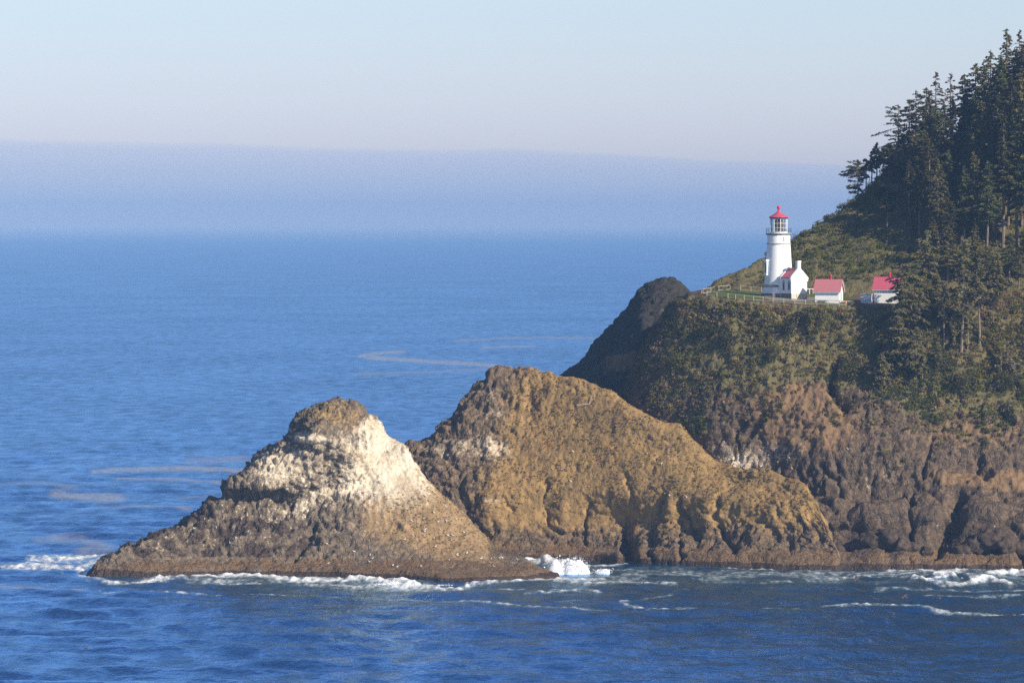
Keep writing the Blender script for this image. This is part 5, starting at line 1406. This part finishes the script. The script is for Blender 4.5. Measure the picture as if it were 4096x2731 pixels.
bush(3735, 1480, 2.4, (0.07, 0.078, 0.035), 'dark green bush below the slim bare spruces', 608)
bush(3860, 1560, 2.3, (0.11, 0.105, 0.04), 'olive bush low on the slope beneath the two tall trunks', 609)
bush(4010, 1560, 2.8, (0.075, 0.08, 0.035), 'dark bush under the grey half dead conifers', 610)
bush(3950, 1225, 1.6, (0.045, 0.05, 0.025), 'dark rounded bush on the trail edge right of the bare trunks', 611)

def mesh_arrays(o):
    me = o.data
    v = np.empty(len(me.vertices) * 3, dtype=np.float32); me.vertices.foreach_get('co', v)
    f = np.empty(len(me.polygons) * 4, dtype=np.int32); me.polygons.foreach_get('vertices', f)
    return v.reshape(-1, 3).astype(float), f.reshape(-1, 4)
_v, _f = mesh_arrays(second_stack)
TURF = [(0.50, 0.32, 0.125), (0.38, 0.26, 0.10), (0.56, 0.37, 0.16), (0.34, 0.26, 0.09), (0.46, 0.35, 0.12)]
shrubs('dry_grass', lambda u, w, c: sstep(1900, 2080, u + 0.35 * (w - 1750) + 60 * fbm(c / 4, 2)) * sstep(2080, 1960, w) * (0.15 + 0.85 * sstep(-0.15, 0.25, fbm(c / 3.0 + 17, 3))) * (c[:, 1] < 1045), 4200, 20, 0.20, TURF, 'dry golden turf growing on the face of the larger stack', 'dry grass', 46, flat=0.5, leaf=0.15, bvh_v=_v, bvh_f=_f)
_v, _f = mesh_arrays(front_stack)
shrubs('dry_grass', lambda u, w, c: (sstep(1480, 1640, u) * sstep(1930, 2000, w) * sstep(2230, 2150, w) + 0.6 * blob(u, w, 1330, 1640, 120, 50)) * (c[:, 1] < 996), 1100, 20, 0.17, [(0.48, 0.33, 0.16), (0.40, 0.28, 0.13), (0.42, 0.34, 0.13)], 'short tan turf on the smooth right slope of the nearer stack', 'dry grass', 47, flat=0.5, leaf=0.13, bvh_v=_v, bvh_f=_f)
# ================================================================== TERRACE THINGS
M_WOOD = painted('weathered_wood', (0.33, 0.28, 0.21), (0.20, 0.165, 0.125), 0.7, 0.8, (3, 3, 0.6))
M_OLDWOOD = painted('dark_wood', (0.10, 0.075, 0.06), (0.05, 0.04, 0.035), 0.6, 0.8)
M_LAWN = NT('lawn_grass')
M_LAWN.base(M_LAWN.mix(M_LAWN.ramp(M_LAWN.noise(M_LAWN.coord(), 1.3, 5, 0.7), 0.35, 0.68), (0.055, 0.090, 0.020), (0.105, 0.115, 0.030)), 0.9, 0.1)
M_GRAVEL = NT('gravel')
M_GRAVEL.base(M_GRAVEL.mix(M_GRAVEL.noise(M_GRAVEL.coord(), 4.0, 5, 0.7), (0.16, 0.14, 0.12), (0.28, 0.245, 0.21)), 0.9, 0.2)

def inside(px, py, poly):
    c = False
    for (x0, y0), (x1, y1) in zip(poly, poly[1:] + poly[:1]):
        if (y0 > py) != (y1 > py) and px < (x1 - x0) * (py - y0) / (y1 - y0) + x0: c = not c
    return c
def drape(name, photo_poly, mat, lift, step=0.5):
    """a sheet lying on the terrace inside an outline"""
    pts = [seen(*q) for q in photo_poly]
    poly = [(p.x, p.y) for p in pts if p is not None]
    x0, x1 = min(p[0] for p in poly), max(p[0] for p in poly)
    y0, y1 = min(p[1] for p in poly), max(p[1] for p in poly)
    nx, ny = int((x1 - x0) / step) + 2, int((y1 - y0) / step) + 2
    idx, v, f = {}, [], []
    def vid(i, j):
        if (i, j) not in idx:
            x, y = x0 + i * step, y0 + j * step
            idx[(i, j)] = len(v)
            v.append((x, y, ground(x, y) + lift))
        return idx[(i, j)]
    for i in range(nx):
        for j in range(ny):
            if inside(x0 + (i + .5) * step, y0 + (j + .5) * step, poly):
                f.append((vid(i, j), vid(i + 1, j), vid(i + 1, j + 1), vid(i, j + 1)))
    return link(name, mesh_from(name, np.array(v), f, mat))
lawn = drape('lawn', [(2812, 1172), (2850, 1166), (2880, 1160), (2930, 1158), (2975, 1160), (3060, 1166), (3240, 1172), (3290, 1172), (3420, 1190), (3420, 1220), (3357, 1219), (3222, 1216), (3092, 1207), (3014, 1201), (2912, 1192), (2850, 1181)], M_LAWN.mat, 0.04)
tag(lawn, kind='structure', label='short green lawn round the lighthouse', cat='lawn')
path = drape('path', [(3040, 1192), (3090, 1188), (3180, 1187), (3260, 1188), (3340, 1200), (3420, 1208), (3420, 1213), (3330, 1211), (3230, 1207), (3140, 1203), (3080, 1200)], M_GRAVEL.mat, 0.06)
tag(path, kind='structure', label='grey gravel path in front of the lighthouse', cat='path')

def fence(name, pts, label, rails=(0.45, 0.92), close=1):
    W = [seen(*q) for q in pts]
    W = [p for p in W if p is not None]
    o = empty(name, W[0])
    tag(o, label, 'fence')
    b = W[0]
    for k, p in enumerate(W):
        q = p - b
        MB().box(q.x - 0.075, q.x + 0.075, q.y - 0.075, q.y + 0.075, q.z - 0.4, q.z + 1.0).part('post', M_WOOD, o)
    for z in rails:
        mb = MB()
        for p, q in zip(W[:-1], W[1:]):
            p, q = p - b, q - b
            d = (q - p); n = Vector((-d.y, d.x, 0)).normalized() * 0.03
            mb.add([tuple(p + n + Vector((0, 0, z - .06))), tuple(q + n + Vector((0, 0, z - .06))), tuple(q - n + Vector((0, 0, z - .06))), tuple(p - n + Vector((0, 0, z - .06))),
                    tuple(p + n + Vector((0, 0, z + .06))), tuple(q + n + Vector((0, 0, z + .06))), tuple(q - n + Vector((0, 0, z + .06))), tuple(p - n + Vector((0, 0, z + .06)))],
                   [(0, 3, 2, 1), (4, 5, 6, 7), (0, 1, 5, 4), (1, 2, 6, 5), (2, 3, 7, 6), (3, 0, 4, 7)])
        mb.part('rail', M_WOOD, o)
    return o
fence('wooden_fence', [(2806, 1176), (2828, 1181), (2868, 1185), (2912, 1192), (2942, 1196), (2977, 1199), (3014, 1202), (3052, 1204), (3092, 1208), (3135, 1211), (3179, 1214), (3222, 1217), (3267, 1218), (3312, 1219), (3357, 1220), (3410, 1221)],
      'pale post and rail fence along the front edge of the lawn', (0.2, 0.92))
fence('wooden_fence', [(2812, 1173), (2844, 1168), (2876, 1161), (2921, 1158), (2962, 1160), (3004, 1164), (3046, 1167)], 'post and rail fence behind the lawn, seaward of the tower', (0.12, 0.92))

def bench(at, rz, label, L=1.7):
    o = empty('park_bench', at, rz)
    tag(o, label, 'bench', 'dark wooden benches on the lawn')
    MB().box(-L / 2, L / 2, -0.25, -0.05, 0.42, 0.47).box(-L / 2, L / 2, -0.02, 0.2, 0.42, 0.47).part('seat', M_OLDWOOD, o)
    MB().box(-L / 2, L / 2, 0.22, 0.27, 0.55, 0.70).box(-L / 2, L / 2, 0.24, 0.29, 0.75, 0.92).part('backrest', M_OLDWOOD, o)
    for s in (-1, 1):
        MB().box(s * (L / 2 - 0.15) - 0.05, s * (L / 2 - 0.15) + 0.05, -0.2, -0.1, -0.2, 0.42).box(s * (L / 2 - 0.15) - 0.05, s * (L / 2 - 0.15) + 0.05, 0.2, 0.3, -0.2, 0.92).part('leg', M_OLDWOOD, o)
    return o
q = seen(3291, 1209); bench((q.x, q.y, q.z), rad(-14), 'dark wooden bench in front of the nearer oil house')
q = seen(3072, 1199); bench((q.x, q.y, q.z), rad(0), 'dark wooden bench standing by the front fence below the tower', 1.6)

# orange traffic cone beside the nearer oil house
q = seen(3384, 1214)
cone = empty('traffic_cone', q)
tag(cone, 'orange traffic cone standing right of the nearer oil house', 'traffic cone')
M_ORANGE = painted('orange_plastic', (0.85, 0.16, 0.03), (0.6, 0.12, 0.03), 0.3)
MB().box(-0.2, 0.2, -0.2, 0.2, 0.0, 0.05).part('base', M_ORANGE, cone)
MB().lathe([(0.15, 0.05), (0.03, 0.75)], 16).part('cone_body', M_ORANGE, cone, True)
MB().lathe([(0.118, 0.27), (0.088, 0.45)], 16).part('white_band', M_WHITE, cone, True)

# white rail behind the workroom
q = seen(3236, 1174)
gr = empty('handrail', q)
tag(gr, 'short white rail on posts between the workroom and the oil house', 'handrail')
MB().box(-0.9, 0.9, -0.05, 0.05, 0.95, 1.07).part('rail', M_WHITE, gr)
for x in (-0.75, 0.1, 0.8): MB().box(x - 0.06, x + 0.06, -0.06, 0.06, -0.3, 0.95).part('post', M_WHITE, gr)

# trail furniture on the right: rail on white posts, yellow and white notices
q = seen(3912, 1186)
tr = empty('trail_railing', q)
tag(tr, 'low wooden rail on white posts along the trail behind the bare trunks', 'railing')
MB().box(-3.4, 2.2, -0.05, 0.05, 0.9, 1.02).part('rail', M_WOOD, tr)
for x in (-3.2, -0.3, 2.1): MB().box(x - 0.12, x + 0.12, -0.1, 0.1, -0.5, 1.15).part('post', M_WHITE, tr)
M_YELLOW = painted('yellow_paint', (0.85, 0.55, 0.02), (0.6, 0.4, 0.03), 0.2)
q = seen(3949, 1186)
sg = empty('trail_sign', q)
tag(sg, 'small yellow trail notice on a post behind the bare trunks', 'sign')
MB().box(-0.06, 0.06, -0.05, 0.05, -0.4, 1.3).part('post', M_WOOD, sg)
MB().box(-0.26, 0.26, -0.09, -0.051, 0.75, 1.3).part('notice_board', M_YELLOW, sg)
q = seen(3916, 1207)
sg = empty('trail_sign', q)
tag(sg, 'small white trail notice low on the slope beside a bare trunk', 'sign')
MB().box(-0.05, 0.05, -0.05, 0.05, -0.4, 0.9).part('post', M_WOOD, sg)
MB().box(-0.24, 0.24, -0.09, -0.051, 0.5, 1.0).part('notice_board', M_WHITE, sg)

# driftwood on the brown stack
S2 = bvh_of(second_stack); S1 = bvh_of(front_stack)
q = seen(2350, 1620, S2)
M_DRIFT = painted('bleached_wood', (0.42, 0.36, 0.28), (0.30, 0.25, 0.19), 0.5)
mb = MB()
for a, b, r in (((-2.1, 0, 0.0), (-0.9, .1, 0.15), 0.10), ((-0.9, .1, 0.15), (0.3, 0.1, 0.2), 0.14), ((0.3, .1, 0.2), (0.75, 0.3, 1.3), 0.10), ((0.75, .3, 1.3), (1.05, 0.35, 2.1), 0.06), ((0.7, .3, 1.1), (1.6, 0.4, 1.75), 0.05)):
    mb.tube(a, b, r * 0.65, r * 0.5)
dr = link('driftwood', mb.mesh('driftwood', M_DRIFT), None, (q.x, q.y - 0.3, q.z + 0.1))
tag(dr, 'bleached forked driftwood log lying on the brown stack', 'driftwood')

# ------------------------------------------------------------------ gulls
def gull_mesh():
    """standing gull, one continuous body: tail, belly, breast, neck, head, bill"""
    st = [(-0.34, 0.20, 0.012, 0.010), (-0.26, 0.22, 0.05, 0.03), (-0.12, 0.25, 0.095, 0.085), (0.02, 0.27, 0.11, 0.11), (0.11, 0.31, 0.095, 0.105), (0.16, 0.38, 0.06, 0.07), (0.18, 0.44, 0.055, 0.058), (0.215, 0.465, 0.052, 0.052), (0.255, 0.46, 0.03, 0.03), (0.27, 0.455, 0.014, 0.014), (0.33, 0.44, 0.006, 0.006)]
    v, f = [], []
    for x, z, ry, rz_ in st:
        for i in range(10):
            a = 2 * math.pi * i / 10
            v.append((x, ry * math.cos(a), z + rz_ * math.sin(a)))
    for k in range(len(st) - 1):
        for i in range(10):
            f.append((k * 10 + i, k * 10 + (i + 1) % 10, (k + 1) * 10 + (i + 1) % 10, (k + 1) * 10 + i))
    f.append(tuple(range(9, -1, -1))); f.append(tuple(len(v) - 10 + i for i in range(10)))
    n = len(v)
    for s in (-1, 1):
        b = len(v)
        for z, r in ((0.0, 0.014), (0.2, 0.016)):
            for i in range(5):
                a = 2 * math.pi * i / 5
                v.append((0.0 + r * math.cos(a), s * 0.05 + r * math.sin(a), z))
        for i in range(5): f.append((b + i, b + (i + 1) % 5, b + 5 + (i + 1) % 5, b + 5 + i))
    v = np.array(v)
    grey = np.zeros(len(v)); bill = np.zeros(len(v))
    grey[:n] = ((v[:n, 2] > 0.27) & (v[:n, 0] < 0.09)) * 1.0
    bill[v[:, 0] > 0.262] = 1; bill[n:] = 1
    m = NT('gull_plumage')
    g, b_, _ = m.split(m.attr('plume'))
    m.base(m.mix(b_, m.mix(g, (0.72, 0.71, 0.68), (0.42, 0.43, 0.45)), (0.55, 0.30, 0.05)), 0.7, 0.2)
    return mesh_from('gull', v * 0.95, f, m.mat, attrs={'plume': np.stack([grey, bill, bill * 0], 1)})
GULL = gull_mesh()
def gulls(pts, bvh, label, group):
    first = True
    for fx, fy in pts:
        p = seen(fx, fy, bvh)
        if p is None: continue
        o = link('gull', GULL, None, (p.x, p.y, p.z - 0.02), RNG.uniform(0, 6.28))
        tag(o, label, 'gull', group)
def c6(*L): return [(300 + x / 1.47, 1500 + y / 1.47) for x, y in L]
def c7(*L): return [(1600 + x / 1.5677, 1400 + y / 1.5677) for x, y in L]
def c8(*L): return [(2800 + x / 1.742, 1500 + y / 1.742) for x, y in L]
gulls(c6((865, 770), (785, 860), (760, 850), (945, 960), (910, 990), (1030, 935), (1115, 960), (1110, 915), (1080, 790), (700, 905), (1060, 985), (830, 900), (980, 850), (1180, 870)), S1, 'white gull perched on the dark rough left side of the nearer stack', 'gulls on the dark side of the nearer stack')
gulls(c6((1480, 995), (1640, 1040), (1490, 1110), (1610, 1075), (1730, 1100), (1750, 1080), (1735, 1060), (1870, 1120), (2035, 1125), (1895, 1130)), S1, 'white gull perched just above the tidal shelf of the nearer stack', 'gulls low on the nearer stack')
gulls(c6((2060, 910), (2180, 775), (2185, 860), (2240, 850), (2110, 810), (1980, 860), (2220, 945), (2110, 960), (2120, 1010), (2250, 1055), (2200, 1090), (1880, 770), (1700, 690)) +
      c7((150, 1060), (210, 1020), (240, 1080), (250, 1125), (290, 1080), (300, 1165), (320, 1195), (155, 1140), (80, 1165), (30, 1190), (400, 1145)), S1, 'white gull standing on the smooth tan right slope of the nearer stack', 'gulls on the tan slope of the nearer stack')
gulls(c7((360, 1290), (570, 1310), (625, 1310), (640, 1305), (510, 1310), (590, 1360), (735, 1315), (420, 1275), (130, 1360)), S1, 'white gull standing on the dark low point of the nearer stack beside the surf', 'gulls on the low point by the surf')
gulls(c7((955, 750), (1015, 750), (1070, 825), (1085, 640), (1690, 915), (1795, 925), (1640, 715)), S2, 'white gull perched on the broad brown face of the larger stack', 'gulls on the larger stack')
gulls(c8((1030, 520), (620, 580), (370, 610), (425, 640), (290, 600), (305, 650), (640, 655), (240, 620), (330, 570), (370, 635), (480, 560), (540, 610)), None, 'white gull perched on the pale grey cliff rocks above the larger stack', 'gulls on the pale cliff rocks')
gulls(c8((1650, 1055), (2050, 1060)), None, 'white gull perched on the dark boulders at the foot of the cliff', 'gulls on the cliff foot boulders')

def flying_mesh():
    v, f = [], []
    st = [(-0.42, 0.0, 0.015), (-0.25, 0.0, 0.07), (0.0, 0.0, 0.11), (0.2, 0.02, 0.085), (0.32, 0.05, 0.06), (0.42, 0.05, 0.05), (0.5, 0.04, 0.02), (0.62, 0.02, 0.008)]
    for x, z, r in st:
        for i in range(8):
            a = 2 * math.pi * i / 8
            v.append((x, r * math.cos(a), z + r * math.sin(a)))
    for k in range(len(st) - 1):
        for i in range(8): f.append((k * 8 + i, k * 8 + (i + 1) % 8, (k + 1) * 8 + (i + 1) % 8, (k + 1) * 8 + i))
    f.append(tuple(range(7, -1, -1))); f.append(tuple(len(v) - 8 + i for i in range(8)))
    for s in (-1, 1):
        b = len(v)
        for y, xl, xt, z in ((0.06, 0.16, -0.14, 0.03), (0.45, 0.22, -0.08, 0.22), (0.8, 0.1, -0.12, 0.2), (1.15, -0.12, -0.2, 0.12)):
            v += [(xl, s * y, z + 0.012), (xt, s * y, z + 0.012), (xt, s * y, z - 0.012), (xl, s * y, z - 0.012)]
        for k in range(3):
            for i in range(4): f.append((b + k * 4 + i, b + k * 4 + (i + 1) % 4, b + k * 4 + 4 + (i + 1) % 4, b + k * 4 + 4 + i))
        f.append((b, b + 3, b + 2, b + 1)); f.append((b + 12, b + 13, b + 14, b + 15))
    m = NT('brown_plumage').base((0.16, 0.115, 0.09), 0.8, 0.2)
    return mesh_from('flying_bird', np.array(v) * 1.0, f, m, smooth=False)
FLY = flying_mesh()
for fx, fy, lb in [(3428, 2322, 'brown bird flying low over the surf, left of the breaking waves'), (3492, 2398, 'leftmost of three brown birds flying over the dark water below the surf'), (3619, 2392, 'middle one of three brown birds flying over the dark water below the surf'),
                   (3755, 2397, 'rightmost of three brown birds flying over the dark water below the surf'), (4060, 2345, 'brown bird flying past the right end of the breaking wave'), (345, 2598, 'lone brown bird low over the open water in the lower left')]:
    d = CAM_Z * F / (fy / 4 - HORIZ) - 12
    x, y, z = P(fx, fy, d)
    o = link('flying_bird', FLY, None, (x, y, z + 0.3), RNG.uniform(-0.5, 0.5) + 2.6)
    o.rotation_euler[0] = RNG.uniform(-0.4, 0.4)
    tag(o, lb, 'bird', 'birds flying low over the water')

# rocks awash in the surf at the right
def awash(fx, fy, rx, h, label):
    d = CAM_Z * F / (fy / 4 - HORIZ)
    x, y, z = P(fx, fy, d)
    th, ph = np.meshgrid(np.linspace(0, 2 * math.pi, 29)[:-1], np.linspace(-0.5, math.pi / 2, 14), indexing='ij')
    v = np.stack([np.cos(ph) * np.cos(th) * rx, np.cos(ph) * np.sin(th) * rx * 0.9, np.sin(ph) * h], 2).reshape(-1, 3)
    v *= (1 + 0.35 * fbm(v / (rx * 0.6) + fx, 3))[:, None]
    f = [(i * 14 + j, ((i + 1) % 28) * 14 + j, ((i + 1) % 28) * 14 + j + 1, i * 14 + j + 1) for i in range(28) for j in range(13)]
    o = link('rock', mesh_from('rock', v, f, M_WETROCK), None, (x, y, 0))
    tag(o, label, 'rock', 'low rocks awash in the surf')
_m = NT('wet_rock')
M_WETROCK = _m.base(_m.mix(_m.noise(_m.coord(), 2.0, 5, 0.7), (0.04, 0.028, 0.02), (0.15, 0.095, 0.055)), 0.5, 0.4)
awash(3693, 2266, 1.6, 0.9, 'dark rock awash in the surf at the cliff foot, leftmost of the four')
awash(3722, 2272, 1.3, 0.6, 'small low rock awash in the surf, touching the leftmost one')
awash(3788, 2276, 1.4, 0.55, 'flat dark rock awash in the surf, third of the four from the left')
awash(3826, 2270, 2.0, 0.85, 'broad dark rock awash in the surf, rightmost of the four')
awash(832, 2306, 1.6, 0.35, 'flat rock awash in foam before the nearer stack, left of its pair')
awash(930, 2306, 1.3, 0.35, 'flat rock awash in foam before the nearer stack, right of its pair')

# fallen boulders on the tidal shelf at the cliff foot
_m = NT('boulder_rock')
_c = _m.coord()
_n1 = _m.noise(_c, 1.1, 6, 0.68); _n2 = _m.noise(_c, 4.0, 4, 0.7)
M_BOULDER = _m.base(_m.mix(_m.ramp(_n1, 0.35, 0.66), (0.036, 0.028, 0.023), _m.mix(_n2, (0.065, 0.046, 0.032), (0.13, 0.088, 0.055))), 0.85, 0.25, _m.bump(_m.math('ADD', _n1, _m.math('MULTIPLY', _n2, 0.5)), 0.8, 0.3))
BOULD = [(3345, 2196, 1.6), (3402, 2190, 1.3), (3452, 2176, 2.1), (3498, 2160, 2.6), (3552, 2150, 2.8), (3600, 2172, 2.2), (3648, 2190, 1.7), (3700, 2205, 1.4), (3860, 2196, 1.8), (3915, 2176, 2.3), (3968, 2150, 2.7), (4024, 2170, 2.4), (4078, 2190, 2.0)]
ORDB = ['first', 'second', 'third', 'fourth', 'fifth', 'sixth', 'seventh', 'eighth', 'ninth', 'tenth', 'eleventh', 'twelfth', 'last']
for k, (fx, fy, r0) in enumerate(BOULD):
    p = seen(fx, fy)
    if p is None: continue
    th, ph = np.meshgrid(np.linspace(0, 2 * math.pi, 41)[:-1], np.linspace(-math.pi / 2, math.pi / 2, 22), indexing='ij')
    v = np.stack([np.cos(ph) * np.cos(th) * r0 * 1.15, np.cos(ph) * np.sin(th) * r0 * 0.9, np.sin(ph) * r0 * 0.8], 2).reshape(-1, 3)
    s_ = np.full(3, k * 7.3)
    v *= (1 + 0.42 * fbm(v / (r0 * 0.9) + s_, 3) + 0.28 * blocks(v / r0 * 1.4 + s_, 1.0) + 0.08 * ridged(v / 0.5 + s_, 2))[:, None]
    f = [(i * 22 + j, ((i + 1) % 40) * 22 + j, ((i + 1) % 40) * 22 + j + 1, i * 22 + j + 1) for i in range(40) for j in range(21)]
    o = link('boulder', mesh_from('boulder', v, f, M_BOULDER), None, (p.x, p.y - 0.35 * r0, p.z - 0.1 * r0), RNG.uniform(0, 6.28))
    tag(o, 'dark boulder on the shelf under the right cliff, %s from the left' % ORDB[k], 'boulder', 'fallen boulders at the cliff foot')

# burst of white spray between the stacks: very many small flying drops over a low mound of white water
def spray(name, fx, fy, w, h, n, label, drop=0.13, deep=0.45):
    d = CAM_Z * F / (fy / 4 - HORIZ)
    x, y, _ = P(fx, fy, d)
    r = np.random.default_rng(int(fx))
    lob = r.normal(0, 0.32, 9) * w
    lh = np.maximum(0.25, 1 - (lob / (0.62 * w)) ** 2) * r.uniform(0.55, 1.0, 9) * h
    # the solid heart of the burst: lumps of white water merged into one skin
    gx = np.linspace(-0.95 * w, 0.95 * w, 110); gy = np.linspace(-0.42 * w, 0.5 * w, 70)
    GX, GY = np.meshgrid(gx, gy, indexing='ij')
    oy = r.normal(0, 0.06 * w, 9)
    Z = np.zeros_like(GX)
    for q in range(9):
        rx, ry = 0.20 * w * r.uniform(0.8, 1.3), 0.15 * w
        Z = np.maximum(Z, 0.92 * lh[q] * np.sqrt(np.clip(1 - ((GX - lob[q]) / rx) ** 2 - ((GY - oy[q]) / ry) ** 2, 0, 1)))
    Z = smooth_grid(Z, 3)
    pp = np.stack([GX.ravel(), GY.ravel(), Z.ravel()], 1)
    edge = np.clip(Z.ravel() / (0.25 * h), 0, 1)
    pp[:, 2] += edge * (0.22 * h * fbm(pp / (0.10 * w + 0.2), 4, 0.6)) - (1 - np.clip(Z.ravel() / (0.04 * h), 0, 1)) * 0.8
    heart = grid_faces(110, 70)
    k = r.integers(0, 9, n)
    t = r.random(n) ** 0.6
    px = lob[k] + r.normal(0, 0.12, n) * w * (1.15 - t * 0.5)
    pz = lh[k] * t * r.uniform(0.9, 1.22, n)
    py = -0.1 * w + r.normal(0, deep * 0.3, n) * w
    p = np.stack([px, py, pz], 1)
    s_ = drop * np.exp(r.normal(0, 0.5, n)) * 0.7
    d_ = r.normal(size=(n, 3)); d_ /= np.linalg.norm(d_, axis=1)[:, None]
    e_ = np.cross(d_, r.normal(size=(n, 3))); e_ /= np.linalg.norm(e_, axis=1)[:, None] + 1e-9
    q4 = np.stack([p - d_ * s_[:, None] * .5, p + e_ * s_[:, None] * .5, p + d_ * s_[:, None] * .5, p - e_ * s_[:, None] * .5], 1).reshape(-1, 3)
    vv = np.concatenate([pp, q4]); ff = np.concatenate([heart, len(pp) + np.arange(len(q4)).reshape(-1, 4)])
    me = mesh_from(name, vv, ff, M_SPRAY, smooth=True)
    o = link(name, me, None, (x, y, 0.0))
    tag(o, label, 'sea spray', kind='stuff')
def spray_mat():
    m = NT('white_water')
    d = m.new('ShaderNodeBsdfDiffuse'); t = m.new('ShaderNodeBsdfTranslucent'); mx = m.new('ShaderNodeMixShader')
    d.inputs['Color'].default_value = (0.92, 0.93, 0.94, 1); t.inputs['Color'].default_value = (0.92, 0.93, 0.94, 1)
    mx.inputs[0].default_value = 0.25
    m.put(mx.inputs[1], d.outputs[0]); m.put(mx.inputs[2], t.outputs[0])
    m.put(m.n['Material Output'].inputs['Surface'], mx.outputs[0])
    m.n.remove(m.b)
    return m.mat
M_SPRAY = spray_mat()
spray('sea_spray', 2266, 2290, 8.4, 3.3, 3500, 'bright burst of white spray between the two stacks')
spray('sea_spray', 3597, 2264, 1.5, 1.1, 1500, 'small white splash at the foot of the cliff', 0.12)
spray('sea_spray', 3776, 2314, 4.2, 1.1, 1500, 'white crest of a breaking wave below the cliff', 0.12)
spray('sea_spray', 3676, 2325, 1.8, 0.9, 1500, 'short white wave crest left of the larger breaker', 0.12)
spray('sea_spray', 3945, 2326, 3.2, 0.8, 900, 'white crest at the right end of the breaking waves', 0.12)
spray('sea_spray', 1590, 2338, 8.0, 0.7, 1500, 'white wash breaking along the front shelf of the nearer stack', 0.11)
